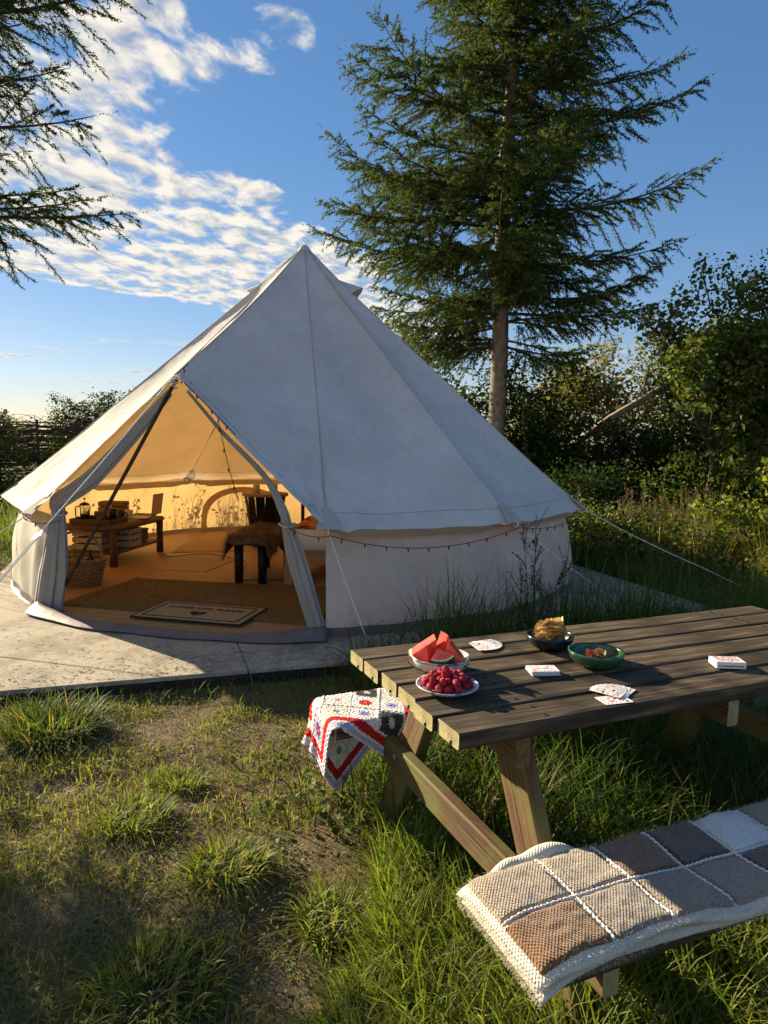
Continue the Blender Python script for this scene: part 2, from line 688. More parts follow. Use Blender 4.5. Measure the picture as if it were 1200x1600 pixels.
M.bump(M.mth('ADD', n2, M.mth('MULTIPLY', n3, .45)), .9, .03)
ob('ground', mesh('ground', GV, GF, smooth=True), M.m, kind='structure', label='trodden earth and grass in front of the tent')

# ------------------------------------------------------------------ deck of large sheets
DECKM = Mat('weathered_board')
v = DECKM.coord('Object')
n1 = DECKM.noise(v, 1.1, 6, .65); n2 = DECKM.noise(v, 60, 5, .7); n3 = DECKM.noise(v, 5, 6, .7)
n4 = DECKM.noise(v, 2.6, 8, .75)
c = DECKM.ramp(n1, [(.3, (.36, .315, .24)), (.7, (.54, .475, .36))])
c = DECKM.mix(DECKM.ramp(n3, [(.5, (0, 0, 0)), (.72, (.65, .65, .65))]), c, (.17, .15, .115))
c = DECKM.mix(DECKM.ramp(n2, [(.35, (.5, .5, .5)), (.6, (0, 0, 0))]), c, (.20, .17, .13))
c = DECKM.mix(DECKM.ramp(n4, [(.50, (0, 0, 0)), (.60, (.55, .55, .55))]), c, (.15, .135, .09))
DECKM.base(c); DECKM.rough(.85, .2); DECKM.bump(n2, .4, .004)
EDGEW = wood_mat('dark_edge_timber', (.018, .014, .010), (.045, .034, .022), (.09, .07, .045))
dkc = dk(.7, 3.3)
deck = empty('deck', (dkc[0], dkc[1], 0), label='low platform of weathered boards under the tent', kind='structure')
RZ_D = math.atan2(E1[1], E1[0])
RD = rotm(0, 0, RZ_D)
cols = [DKA, -.3, 2.0, DKB]
rows = [0, 3.1, DKD]
for a0, a1 in zip(cols, cols[1:]):
    for b0, b1 in zip(rows, rows[1:]):
        c0 = dk((a0 + a1) / 2, (b0 + b1) / 2)
        dz = rng.uniform(-.003, .0)
        part('board', cbox((c0[0], c0[1], .066 + dz), (a1 - a0 - .007, b1 - b0 - .007, .028), .003, RD), DECKM.m, deck, deck)
for (e1, e2, sx, sy) in (((DKA + DKB) / 2, .03, DKB - DKA, .05), ((DKA + DKB) / 2, DKD - .03, DKB - DKA, .05)):
    c0 = dk(e1, e2)
    V, F = cbox((0, 0, 0), (sx, sy, .10), .006)
    o = ob('edge_beam', mesh('edge_beam', V, F), EDGEW, deck)
    o.location = (c0[0] - dkc[0], c0[1] - dkc[1], -.002); o.rotation_euler = (0, 0, RZ_D)
for e1 in (DKA + .03, DKB - .03):
    c0 = dk(e1, DKD / 2)
    V, F = cbox((0, 0, 0), (DKD - .16, .05, .10), .006)
    o = ob('edge_beam', mesh('edge_beam', V, F), EDGEW, deck)
    o.location = (c0[0] - dkc[0], c0[1] - dkc[1], -.002); o.rotation_euler = (0, 0, RZ_D + math.pi / 2)

n = 2600
e1_ = rng.uniform(DKA + .05, DKB - .05, n); e2_ = np.where(rng.random(n) < .75, np.abs(rng.normal(.02, .28, n)), rng.uniform(.0, 1.4, n)) + .02
Pd = np.stack([DK0[0] + E1[0] * e1_ + E2[0] * e2_, DK0[1] + E1[1] * e1_ + E2[1] * e2_, np.full(n, .0815)], -1)
Dd = np.stack([rng.normal(0, 1, n), rng.normal(0, 1, n), rng.uniform(0, .12, n)], -1)
Vd, Fd = scatter_template(np.array([[-.0016, 0, 0], [.0016, 0, 0], [.0008, .0012, .6], [0, .001, 1.]]), np.array([[0, 1, 2], [0, 2, 3]]), Pd, frames(Dd, rng.uniform(0, 6, n)), np.stack([np.ones(n), np.ones(n), rng.uniform(.008, .05, n)], -1))
part('litter', (Vd, Fd), DRY, deck, deck, col=(np.array([[.20, .155, .075]]) * rng.uniform(.3, 1.3, (n, 1))).repeat(4, 0), kind='stuff')

# ------------------------------------------------------------------ bell tent
TC = np.array([-.898, 7.666])
RE, HE, HA, RW, HF = 2.985, .856, 3.476, 2.916, .088
ANG = [-80, -50, -20, 10, 40, 70, 100, 130, 163, 197, 232]
ANG = [R_(a) for a in ANG]
FM = R_(-105)
tent = empty('bell_tent', (TC[0], TC[1], .08), label='cream canvas bell tent with its door tied open on the deck', cat='tent')


def polar(a, r, z):
    return np.array([TC[0] + r * math.cos(a), TC[1] + r * math.sin(a), z])


def seam_pt(a, t):
    """roof seam at angle a; t 0 apex .. 1 eave"""
    t = np.asarray(t, float)
    r = .035 + (RE - .035) * t
    g = t + .13 * t * (1 - t) - .02 * np.sin(math.pi * t) ** 2
    z = HA - (HA - HE) * g
    return np.stack([TC[0] + r * np.cos(a), TC[1] + r * np.sin(a), z], -1)


OAP = polar(0, 0, HA)
FPT = polar(FM, 2.545, 1.925)


def ridge_pt(t):
    t = np.asarray(t, float)[..., None]
    top = seam_pt(FM, 0 * t[..., 0])
    P = top * (1 - t) + FPT * t
    P[..., 2] -= .05 * np.sin(math.pi * t[..., 0])
    return P


def crinkle(P, s, t, amp=1.0, seed=0):
    """folds that run from the eave corners and a soft general unevenness, along z"""
    w = 0.021 * fbm(P, 1.5, 3, seed) + .0045 * fbm(P, 6, 3, seed + 9)
    for s0, sg in ((0, 1), (1, -1)):
        d = np.abs(s - s0)
        k = np.exp(-d * 3.2) * np.clip((t - .45) / .55, 0, 1) ** 2
        fan = np.arctan2(d * 1.5, np.maximum(1.04 - t, .02))
        w = w + .021 * k * np.sin(fan * 24 + seed + 3 * vnoise(P, 2.0, seed))
    return w * amp * np.clip(t * 6, 0, 1)


def roof_panel(P0, P1, sag=.045, seed=0, hem=True):
    def f(T, S):
        A = P0(T); B = P1(T)
        P = A * (1 - S[..., None]) + B * S[..., None]
        c = np.array([TC[0], TC[1], 0])
        d = P - c; rad = np.linalg.norm(d[..., :2], axis=-1, keepdims=True) + 1e-6
        n = np.concatenate([d[..., :2] / rad * .66, np.full_like(rad, .75)], -1)
        amt = -sag * np.sin(math.pi * S) * np.sin(math.pi * np.clip(T * .93 + .02, 0, 1)) + crinkle(P, S, T, 1., seed)
        edge = np.clip(S * (1 - S) * 14, 0, 1)
        P = P + n * (amt * (.25 + .75 * edge))[..., None]
        return P
    return grid(f, 44, 30)


def seam_tube(fun, r=.0055, n=40, lift=.003):
    t = np.linspace(.0, 1, n)
    P = fun(t)
    d = P - np.array([TC[0], TC[1], 0]); rad = np.linalg.norm(d[:, :2], axis=1, keepdims=True) + 1e-6
    P = P + np.concatenate([d[:, :2] / rad * .66, np.full_like(rad, .75)], -1) * lift
    return tube(P, r, 5)


corner_f = [(lambda t, a=a: seam_pt(a, t)) for a in ANG]
panels = [(corner_f[k], corner_f[k + 1]) for k in range(len(ANG) - 1)]
panels.append((corner_f[-1], ridge_pt))
panels.append((ridge_pt, corner_f[0]))
for k, (a, b) in enumerate(panels):
    door = k >= len(ANG) - 1
    VF = roof_panel(a, b, .035 if door else .075, k)
    p = part('roof_panel', VF, CANVAS, tent, tent, smooth=True)
    part('seam', seam_tube(a), SEAM, p, tent, smooth=True)
    # hem line stitched just above the eave
    s = np.linspace(.01, .99, 30)
    Vg = VF[0].reshape(45, 31, 3)
    row = Vg[42] if not door else Vg[43]
    part('hem', tube(row + np.array([0, 0, .0015]), .0032, 4), SEAM, p, tent, smooth=True)
    if not door:
        # hanging hem below the eave
        e = Vg[44]
        d = e - np.array([TC[0], TC[1], 0]); d[:, 2] = 0
        d /= np.linalg.norm(d, axis=1, keepdims=True)
        drop = .055 * np.clip(np.sin(np.linspace(0, math.pi, 31)) * 2.2, 0, 1)[:, None]
        lo = e - d * .05 - np.array([0, 0, 1]) * (drop + .004)
        V = np.concatenate([e, lo])
        F = np.array([[i_, i_ + 1, 31 + i_ + 1, 31 + i_] for i_ in range(30)])
        part('valance', (V, F), CANVAS2, p, tent, smooth=True)

# reinforcement patches and rope loops at the eave corners
for a in ANG:
    P0 = seam_pt(a, np.array([.945, 1.0]))
    side = np.array([-math.sin(a), math.cos(a), 0]); nn_ = np.array([math.cos(a) * .66, math.sin(a) * .66, .75])
    V = np.array([P0[0] - side * .03, P0[0] + side * .03, P0[1] + side * .085 + nn_ * .0, P0[1] - side * .085]) + nn_ * .012
    V2 = V - nn_ * .004
    pch = part('corner_patch', (np.concatenate([V, V2]), [(0, 1, 2, 3), (7, 6, 5, 4), (0, 4, 5, 1), (1, 5, 6, 2), (2, 6, 7, 3), (3, 7, 4, 0)]), SEAM, tent, tent)
    lp = P0[1] + np.array([math.cos(a), math.sin(a), 0]) * .01
    part('rope_loop', tube(lp + np.array([[.022 * math.cos(q) * math.cos(a), .022 * math.cos(q) * math.sin(a), .022 * math.sin(q) - .012] for q in np.linspace(0, 2 * math.pi, 14, endpoint=False)]), .0045, 5, True), ROPE, pch, tent, smooth=True)

# wall panels
WT = 2.80


def wall_fun(a0, a1, seed):
    def f(U, W):
        # U along the chord, W 0 bottom .. 1 top
        r0 = RW + (WT - RW) * W
        P0 = np.stack([TC[0] + r0 * math.cos(a0), TC[1] + r0 * math.sin(a0)], -1)
        P1 = np.stack([TC[0] + r0 * math.cos(a1), TC[1] + r0 * math.sin(a1)], -1)
        XY = P0 * (1 - U[..., None]) + P1 * U[..., None]
        z = HF + (HE - .015 - HF) * W
        P = np.concatenate([XY, z[..., None]], -1)
        am = (a0 + a1) / 2
        n = np.array([math.cos(am), math.sin(am), 0])
        ripple = .012 * np.sin(U * 21 + seed * 2.1 + W * 3) * (1 - W) ** 1.2 + .016 * fbm(P, 2.2, 3, seed) \
            + .010 * np.sin((U + W * .6) * 13 + seed) * W * (1 - W) * 3
        bulge = .05 * np.sin(math.pi * U) + .03 * np.sin(math.pi * W)
        endf = np.clip(U * (1 - U) * 10, 0, 1)
        return P + n * ((ripple + bulge) * endf)[..., None]
    return f


WALLC = canvas_mat('wall_canvas', (.85, .83, .735), (1.04, .68, .29), .31, .35)
walls = []
for k in range(len(ANG) - 1):
    w = part('wall_panel', grid(wall_fun(ANG[k], ANG[k + 1], k), 40, 14), WALLC, tent, tent, smooth=True)
    walls.append(w)
    # mud flap strip at the foot
    ff = wall_fun(ANG[k], ANG[k + 1], k)
    bot = grid(lambda U, W: ff(U, W * .085) + np.array([math.cos((ANG[k] + ANG[k + 1]) / 2), math.sin((ANG[k] + ANG[k + 1]) / 2), 0]) * .004, 40, 1)
    part('mud_flap', bot, PVC, w, tent, smooth=True)
# arched rear window: taped frame and mesh-backed blind, inside the back wall
k = 6
f6 = wall_fun(ANG[6], ANG[7], 6)
am = (ANG[6] + ANG[7]) / 2
inn = -np.array([math.cos(am), math.sin(am), 0])


def on_wall(u, w, lift):
    return f6(np.asarray(u, float), np.asarray(w, float)) + inn * lift


th = np.linspace(0, math.pi, 28)
au = .5 - .40 * np.cos(th); aw = np.where(np.sin(th) > 0, .12 + .74 * np.sin(th) ** .55, .12)
au = np.concatenate([[.10], au, [.90]]); aw = np.concatenate([[.02], aw, [.02]])


def arch_strip(wid, lift):
    inner_u = .5 + (au - .5) * (1 - wid * 1.2); inner_w = np.maximum(aw - wid, .02) if wid else aw
    A = on_wall(au, aw, lift); B = on_wall(inner_u, inner_w, lift)
    V = np.concatenate([A, B]); n = len(au)
    return V, np.array([[q, q + 1, n + q + 1, n + q] for q in range(n - 1)])


part('window_tape', arch_strip(.11, .012), CANVAS2, walls[6], tent, smooth=True)
# the tent's door post strap, small hanging tag on the back wall
wt = walls[7]
f7 = wall_fun(ANG[7], ANG[8], 7); am7 = (ANG[7] + ANG[8]) / 2
inn7 = -np.array([math.cos(am7), math.sin(am7), 0])
V = np.array([f7(np.array(u), np.array(w)) + inn7 * .02 for u, w in ((.30, .42), (.40, .40), (.40, .78), (.30, .80))])
part('hanging_card', (np.concatenate([V, V + inn7 * .003]), [(0, 1, 2, 3), (7, 6, 5, 4), (0, 4, 5, 1), (1, 5, 6, 2), (2, 6, 7, 3), (3, 7, 4, 0)]),
     plain('buff_card', (.5, .42, .28)), wt, tent)

# crown cap, vents
cap = part('crown_cap', lathe([(.0, HA + .035), (.03, HA + .03), (.055, HA + .005), (.085, HA - .05), (.12, HA - .115)], 20, (TC[0], TC[1], 0)), CANVAS, tent, tent, smooth=True)


def vent(a, t0):
    P = seam_pt(a, t0); Q = seam_pt(a, t0 + .055)
    side = np.array([-math.sin(a), math.cos(a), 0]); out = np.array([math.cos(a), math.sin(a), .15])
    n_ = 12
    base = []
    for s in np.linspace(-1, 1, n_):
        base.append(Q + side * .15 * s + out * (.10 * (1 - s * s)) + np.array([0, 0, .05 * (1 - s * s) - .02 * abs(s)]))
    V = np.array([P] + base)
    F = [(0, q, q + 1) for q in range(1, n_)]
    o = part('vent_hood', (V, F), CANVAS, tent, tent)
    md = o.modifiers.new('thick', 'SOLIDIFY'); md.thickness = .006
    return o


vent(R_(-8), .115)
vent(R_(172), .115)
vent(R_(70), .115)

# A-frame poles at the door
foot_l = polar(ANG[-1], RW - .03, HF); foot_r = polar(ANG[0], RW - .03, HF)
Fin = FPT + np.array([.0, .03, -.03])
POLE = surf('dark_pole', (.020, .016, .012), (.075, .050, .028), 6, .45, .15, .002)
part('door_pole', tube(np.linspace(foot_l + [.06, 0, 0], Fin, 14), .0145, 10), POLE, tent, tent, smooth=True)
part('centre_pole', tube(np.linspace(polar(0, 0, HF), polar(0, 0, HA - .04), 8), .02, 12), POLE, tent, tent, smooth=True)


# door flaps tied back: pleated sleeves along the door edge, then hanging to the foot
def flap(path, rad, pleats, seed, flat):
    path = np.asarray(path, float)
    # resample with Catmull-Rom
    P = []
    R = []
    F_ = []
    pp = np.vstack([2 * path[0] - path[1], path, 2 * path[-1] - path[-2]])
    for q in range(len(path) - 1):
        for t in np.linspace(0, 1, 10, endpoint=False):
            a, b, c_, d = pp[q:q + 4]
            P.append(.5 * ((2 * b) + (-a + c_) * t + (2 * a - 5 * b + 4 * c_ - d) * t * t + (-a + 3 * b - 3 * c_ + d) * t ** 3))
            R.append(rad[q] * (1 - t) + rad[q + 1] * t)
            F_.append(flat[q] * (1 - t) + flat[q + 1] * t)
    P.append(path[-1]); R.append(rad[-1]); F_.append(flat[-1])
    P = np.array(P); R = np.array(R); F_ = np.array(F_)
    m = len(P); n = 64
    T = np.gradient(P, axis=0); T /= np.linalg.norm(T, axis=1, keepdims=True)
    chord = (foot_r - foot_l); chord /= np.linalg.norm(chord)
    N = chord - T * (T @ chord)[:, None]; N /= np.linalg.norm(N, axis=1, keepdims=True)
    B = np.cross(T, N)
    phi = np.linspace(0, 2 * np.pi, n, endpoint=False)
    zz = np.linspace(0, 1, m)[:, None]
    mod = 1 + .30 * np.sin(pleats * phi[None] + seed + 1.5 * np.sin(zz * 5 + seed)) + .12 * np.sin((pleats * 2 + 1) * phi[None] + zz * 4)
    rr = R[:, None] * mod
    V = P[:, None] + (rr * np.cos(phi))[..., None] * N[:, None] + (rr * F_[:, None] * np.sin(phi))[..., None] * B[:, None]
    i = np.arange(m - 1)[:, None]; j = np.arange(n)[None]; j2 = (j + 1) % n
    F = np.stack(np.broadcast_arrays(i * n + j, i * n + j2, (i + 1) * n + j2, (i + 1) * n + j), -1).reshape(-1, 4)
    return V.reshape(-1, 3), F


eD = polar(ANG[-1], RE, HE); eA = polar(ANG[0], RE, HE)
uD = (eA - eD) / np.linalg.norm(eA - eD)
down = np.array([0, 0, -1.])


def edge_pt(e, t, drop):
    return FPT * (1 - t) + e * t + down * drop - np.array([TC[0] - FPT[0], TC[1] - FPT[1], 0]) * -.02


tieL = polar(R_(-125.5), 2.80, .86)
pl = [edge_pt(eD, .06, .06), edge_pt(eD, .30, .12), edge_pt(eD, .58, .15), tieL + [.0, 0, .10], tieL,
      tieL * .72 + (foot_l + np.array([.04, -.02, .0])) * .28, tieL * .38 + (foot_l + np.array([.05, -.02, .0])) * .62, foot_l + np.array([.04, -.02, .0])]
FLAPM = canvas_mat('door_flap_canvas', (.46, .43, .39), (1.2, .75, .34), .14, .2)
fl = part('door_flap', flap(pl, [.024, .042, .055, .052, .038, .075, .10, .10], 7, .4, [.45, .45, .45, .5, .8, .45, .35, .35]), FLAPM, tent, tent, smooth=True)
part('tie_band', tube(tieL + np.array([[.055 * math.cos(q), .05 * math.sin(q), .008 * math.sin(2 * q)] for q in np.linspace(0, 2 * math.pi, 20, endpoint=False)]), .009, 6, True), SEAM, fl, tent, smooth=True)
tieR = polar(R_(-85.5), 2.82, .87)
pr = [edge_pt(eA, .06, .05), edge_pt(eA, .30, .09), edge_pt(eA, .58, .10), tieR + [-.03, 0, .10], tieR,
      tieR * .72 + (foot_r + np.array([-.06, .0, .0])) * .28, tieR * .38 + (foot_r + np.array([-.06, .0, .0])) * .62, foot_r + np.array([-.05, -.0, .0])]
fr = part('door_flap', flap(pr, [.008, .012, .017, .026, .030, .055, .056, .05], 7, 2.2, [.4, .4, .4, .5, .7, .4, .4, .4]), FLAPM, tent, tent, smooth=True)
part('tie_band', tube(tieR + np.array([[.058 * math.cos(q), .05 * math.sin(q), .01 * math.sin(2 * q + 1)] for q in np.linspace(0, 2 * math.pi, 20, endpoint=False)]), .009, 6, True), SEAM, fr, tent, smooth=True)

# vinyl sill that lies slumped across the doorway


def sill(U, W):
    a = ANG[-1] - 2 * math.pi + (ANG[0] - ANG[-1] + 2 * math.pi) * U
    prof_r = np.interp(W, [0, .3, .6, 1], [2.90, 2.935, 2.985, 3.02])
    prof_z = np.interp(W, [0, .3, .6, 1], [.100, .150, .120, .089])
    lump = .03 * np.sin(U * 9) + .02 * np.sin(U * 23 + 1)
    hump = .35 + .65 * (np.abs(U - .5) * 2) ** 2
    z = .089 + (prof_z - .089) * (hump + .25 * np.sin(U * 6 + 2) ** 2)
    r = prof_r + lump * .6 * W
    return np.stack([TC[0] + r * np.cos(a), TC[1] + r * np.sin(a), z], -1)


o = part('groundsheet_sill', grid(sill, 60, 10), PVC, tent, tent, smooth=True)
o.modifiers.new('thick', 'SOLIDIFY').thickness = .006


# guy ropes with sliders and pegs
def guy(e, peg, slack, split, root, slider_size=.05):
    e = np.asarray(e, float); peg = np.asarray(peg, float)
    s = e * (1 - split) + peg * split
    t = np.linspace(0, 1, 16)[:, None]
    line = e * (1 - t) + s * t + down * slack * np.sin(math.pi * t)
    g = part('guy_rope', tube(line, .0042, 6), ROPE, root, root, smooth=True)
    side = np.cross(peg - e, [0, 0, 1]); side /= np.linalg.norm(side)
    for sg in (-1, 1):
        l2 = (s + side * .012 * sg) * (1 - t) + (peg + down * -.03) * t + down * .01 * np.sin(math.pi * t)
        part('rope_strand', tube(l2, .0038, 6), ROPE, g, root, smooth=True)
    d = (peg - e) / np.linalg.norm(peg - e)
    upv = np.cross(side, d)
    ss = slider_size
    V = np.array([s + side * ss * .5 * a + d * ss * b + upv * h for h in (-.003, .003) for a, b in ((-1, .2), (1, .2), (.55, 1.1), (0, -.5))])
    part('rope_slider', (V, [(0, 1, 2), (0, 3, 1), (6, 5, 4), (5, 7, 4), (0, 4, 5, 1)[:4], (0, 2, 6, 4), (1, 5, 6, 2), (0, 4, 7, 3), (3, 7, 5, 1)][:4] + [(0, 2, 6, 4), (1, 5, 6, 2), (0, 4, 7, 3), (3, 7, 5, 1)]),
         plain('white_plastic', (.75, .77, .8), .3, .5), g, root)
    part('peg', tube([peg + d * .05 + down * .08, peg, peg - d * .02 + down * -.05, peg - d * .05 + down * -.06, peg - d * .06 + down * -.035], .006, 6), STEEL, g, root, smooth=True)


def eave(a):
    return polar(a, RE + .01, HE - .01)


guy(eave(ANG[0]), (.0, 4.28, gz(0, 4.28)), .01, .86, tent)
guy(eave(ANG[1]), (2.18, 4.98, gz(2.18, 4.98)), .02, .83, tent)
guy(eave(ANG[2]), (3.72, 6.40, gz(3.72, 6.4)), .02, .62, tent)
guy(eave(ANG[3]), (4.1, 9.0, 0), .02, .7, tent)
guy(eave(ANG[-1]), (-3.9, 4.55, 0), .01, .7, tent)
guy(eave(ANG[-2]), (-5.0, 6.6, 0), .01, .7, tent)
guy(FPT + np.array([0, -.02, -.01]), (-2.62, 3.55, gz(-2.62, 3.55)), .01, .545, tent, .06)
part('door_knot', tube(FPT + np.array([[.02 * math.cos(q), .02 * math.sin(q * 1.3) - .02, -.02 - .006 * q] for q in np.linspace(0, 14, 40)]), .006, 6), ROPE, tent, tent, smooth=True)

# ------------------------------------------------------------------ string lights along the tent front
BULB = plain('clear_bulb', (.30, .26, .20), .2, .6)


def strings():
    t_ = empty('string_lights', (eA[0], eA[1], .75), label='thin dark string of small fairy lights along the tent eave and door', cat='string lights')
    segs = []
    off = np.array([0, -.03, 0])

    def sag(a, b, s, n=26):
        a = np.asarray(a, float); b = np.asarray(b, float)
        t = np.linspace(0, 1, n)[:, None]
        return a * (1 - t) + b * t + down * s * 4 * t * (1 - t)
    outA = eave(ANG[0]) + np.array([.02, -.035, -.02]); outB = eave(ANG[1]) + np.array([.02, -.03, -.02]); outC = eave(ANG[2]) + np.array([0, -.03, -.03])
    segs.append(sag(outA, outB, .12, 34))
    segs.append(sag(outB, outC, .06))
    segs.append(sag(outA, tieR + np.array([.02, -.11, .0]), .03))
    # over the roof edge and down beside the door
    q = []
    for t, s in ((.93, .02), (1.0, .02), (1.0, .16), (1.0, .30), (1.0, .42)):
        A = ridge_pt(np.array(t)); B = seam_pt(ANG[0], np.array(t))
        q.append(A * (1 - s) + B * s + np.array([.0, -.03, .02]))
    segs.append(np.array(q))
    segs.append(sag(q[-2], polar(R_(-96), 2.25, .98), .05))
    segs.append(sag(eave(ANG[-1]) + np.array([0, -.03, -.02]), tieL + np.array([.05, -.10, -.04]), .03))
    for P in segs:
        part('wire', tube(P, .0030, 5), WIRE, t_, t_, smooth=True)
        d = np.linalg.norm(np.diff(P, axis=0), axis=1); cum = np.concatenate([[0], np.cumsum(d)])
        for s in np.arange(.09, cum[-1] - .03, .17):
            c0 = np.array([np.interp(s, cum, P[:, k]) for k in range(3)])
            tip = c0 + np.array([rng.uniform(-.01, .01), rng.uniform(-.01, .01), -.032])
            b = part('bulb', tube(np.linspace(c0, tip, 4), [.0045, .0055, .005, .002], 6), WIRE, t_, t_, smooth=True)
    return t_


strings()
#@@NEXT
# ------------------------------------------------------------------ tent interior
FZ = .097
M = Mat('bamboo_matting')
v = M.coord('Object', (1, 1, 1), rot=(0, 0, R_(-12)))
sepn = M.n('ShaderNodeSeparateXYZ'); M.l(v, sepn.inputs[0])
st = M.mth('FRACT', M.mth('MULTIPLY', sepn.outputs[1], 15))
grain = M.noise(M.coord('Object', (3, 60, 3), rot=(0, 0, R_(-12))), 2, 5, .6)
c = M.ramp(grain, [(.3, (.30, .15, .062)), (.7, (.52, .29, .125))])
c = M.mix(M.ramp(st, [(.0, (.7, .7, .7)), (.10, (0, 0, 0)), (.9, (0, 0, 0)), (1, (.7, .7, .7))]), c, (.14, .07, .028))
M.base(c); M.rough(.5, .35); M.bump(st, .2, .003)
th = np.linspace(0, 2 * np.pi, 72, endpoint=False)
V, F = lathe([(0, FZ), (2.86, FZ), (2.87, .0815)], 72, (TC[0], TC[1], 0))
ob('floor', mesh('floor', V, F), M.m, kind='structure', label='reddish bamboo matting covering the tent floor')


def slab(name, corners, z0, z1, mat, label, cat, wav=.0, group=None):
    """flat rectangular rug from four world corners"""
    C = np.array(corners, float)
    ctr = C.mean(0)
    r = empty(name, (ctr[0], ctr[1], z0), label=label, cat=cat, group=group)
    def f(U, W):
        P = (C[0] * ((1 - U) * (1 - W))[..., None] + C[1] * (U * (1 - W))[..., None] + C[2] * (U * W)[..., None] + C[3] * ((1 - U) * W)[..., None])
        z = z1 + wav * (np.sin(U * 9 + 1) * .5 + .5) * (np.sin(W * 7) * .5 + .5)
        return np.concatenate([P, z[..., None]], -1)
    V, F = grid(f, 40, 26)
    # skirt
    nn = 27
    ring = [i * nn for i in range(41)] + [40 * nn + j for j in range(1, 27)] + [i * nn + 26 for i in range(39, -1, -1)] + [j for j in range(25, 0, -1)]
    lo = V[ring].copy(); lo[:, 2] = z0
    b = len(V)
    V2 = np.concatenate([V, lo])
    m = len(ring)
    F2 = F.tolist() + [[ring[q], b + q, b + (q + 1) % m, ring[(q + 1) % m]] for q in range(m)]
    part('pile', (V2, [tuple(f_) for f_ in F2]), mat, r, r, smooth=False)
    return r, f


M = Mat('coir_pile')
v = M.coord('Object')
n1 = M.noise(v, 190, 3, .7); n2 = M.noise(v, 4, 4, .6)
c = M.ramp(n1, [(.3, (.10, .060, .022)), (.7, (.40, .27, .115))])
c = M.mix(M.ramp(n2, [(.4, (0, 0, 0)), (.65, (.45, .45, .45))]), c, (.36, .25, .10))
M.base(c); M.rough(.95, .05); M.bump(n1, 1.0, .012)
COIR = M.m
rug, rf = slab('rug', [(-2.62, 5.52), (-.46, 5.02), (-.40, 6.30), (-2.36, 6.56)], FZ, FZ + .014, COIR,
               'large shaggy brown coir rug just inside the tent door', 'rug', .004)
# shaggy fibres
n = 9000
U, W = rng.random(n), rng.random(n)
P = rf(U, W)
D = np.stack([rng.normal(0, .7, n), rng.normal(0, .7, n), np.ones(n)], -1)
TVt = np.array([[-.0022, 0, 0], [.0022, 0, 0], [0, 0, 1.]]); TFt = np.array([[0, 1, 2]])
S = np.stack([np.ones(n), np.ones(n), rng.uniform(.012, .024, n)], -1)
V, F = scatter_template(TVt, TFt, P, frames(D), S)
colf = (np.array([[.28, .185, .08]]) * rng.uniform(.5, 1.5, (n, 1))).repeat(3, 0)
part('fibres', (V, F), DRY, rug, rug, col=colf, kind='stuff')

# doormat with lettering
DM = np.array([-1.405, 5.29]); DR = R_(-12.5)
mat_r = empty('doormat', (DM[0], DM[1], FZ + .015), DR, 'pale doormat with dark border reading SHOES OFF, PLEASE above a heart', 'doormat')
V, F = cbox((0, 0, .007), (.90, .53, .012), .003)
BEIGE = surf('beige_mat_pile', (.30, .235, .14), (.45, .37, .24), 160, .95, .6, .004)
DARKP = surf('dark_mat_pile', (.022, .014, .010), (.045, .03, .02), 160, .95, .6, .004)
ob('mat_edge', mesh('mat_edge', V, F), DARKP, mat_r)
V, F = cbox((0, 0, .0085), (.865, .495, .012), .003)
ob('mat_field', mesh('mat_field', V, F), BEIGE, mat_r)


def frame_strip(sx, sy, w, z):
    parts = []
    for cx, cy, a, b in ((0, sy / 2, sx, w), (0, -sy / 2, sx, w), (sx / 2, 0, w, sy - w - .001), (-sx / 2, 0, w, sy - w - .001)):
        parts.append(cbox((cx, cy, z), (a, b, .002), .0004))
    return join(parts)


V, F = frame_strip(.77, .40, .016, .0155)
ob('mat_border', mesh('mat_border', V, F), DARKP, mat_r)
fc = bpy.data.curves.new('lettering', 'FONT')
fc.body = 'SHOES OFF, PLEASE'
fc.align_x = 'CENTER'; fc.align_y = 'CENTER'
fc.size = .073; fc.extrude = .001
fc.materials.append(DARKP)
ftmp = bpy.data.objects.new('lettering_source', fc); COL.objects.link(ftmp)
bpy.context.view_layer.update()
lme = bpy.data.meshes.new_from_object(ftmp.evaluated_get(bpy.context.evaluated_depsgraph_get()))
bpy.data.objects.remove(ftmp)
ob('lettering', lme, None, mat_r, loc=(0, .085, .0158), kind='stuff')
t = np.linspace(0, 2 * np.pi, 48, endpoint=False)
hx = 16 * np.sin(t) ** 3; hy = 13 * np.cos(t) - 5 * np.cos(2 * t) - 2 * np.cos(3 * t) - np.cos(4 * t)
HV = np.stack([hx * .0042, hy * .0042 - .055, np.full(48, .0168)], -1)
HV2 = HV.copy(); HV2[:, 2] = .0145
ob('heart', mesh('heart', np.concatenate([HV, HV2]), [tuple(range(48))[::-1]] + [(q, (q + 1) % 48, 48 + (q + 1) % 48, 48 + q) for q in range(48)]), DARKP, mat_r)

# two plain flat-weave rugs
FLATW = surf('flat_weave_tan', (.40, .25, .13), (.56, .38, .21), 45, .95, .4, .003)
slab('rug', [(-2.36, 7.08), (-1.80, 6.99), (-1.66, 7.70), (-2.24, 7.90)], FZ, FZ + .007, FLATW, 'small plain tan rug in front of the rattan table', 'rug')
slab('rug', [(-2.50, 8.12), (-1.62, 8.30), (-1.75, 9.35), (-2.55, 9.15)], FZ, FZ + .007, FLATW, 'larger plain tan rug at the back under the arched window', 'rug')

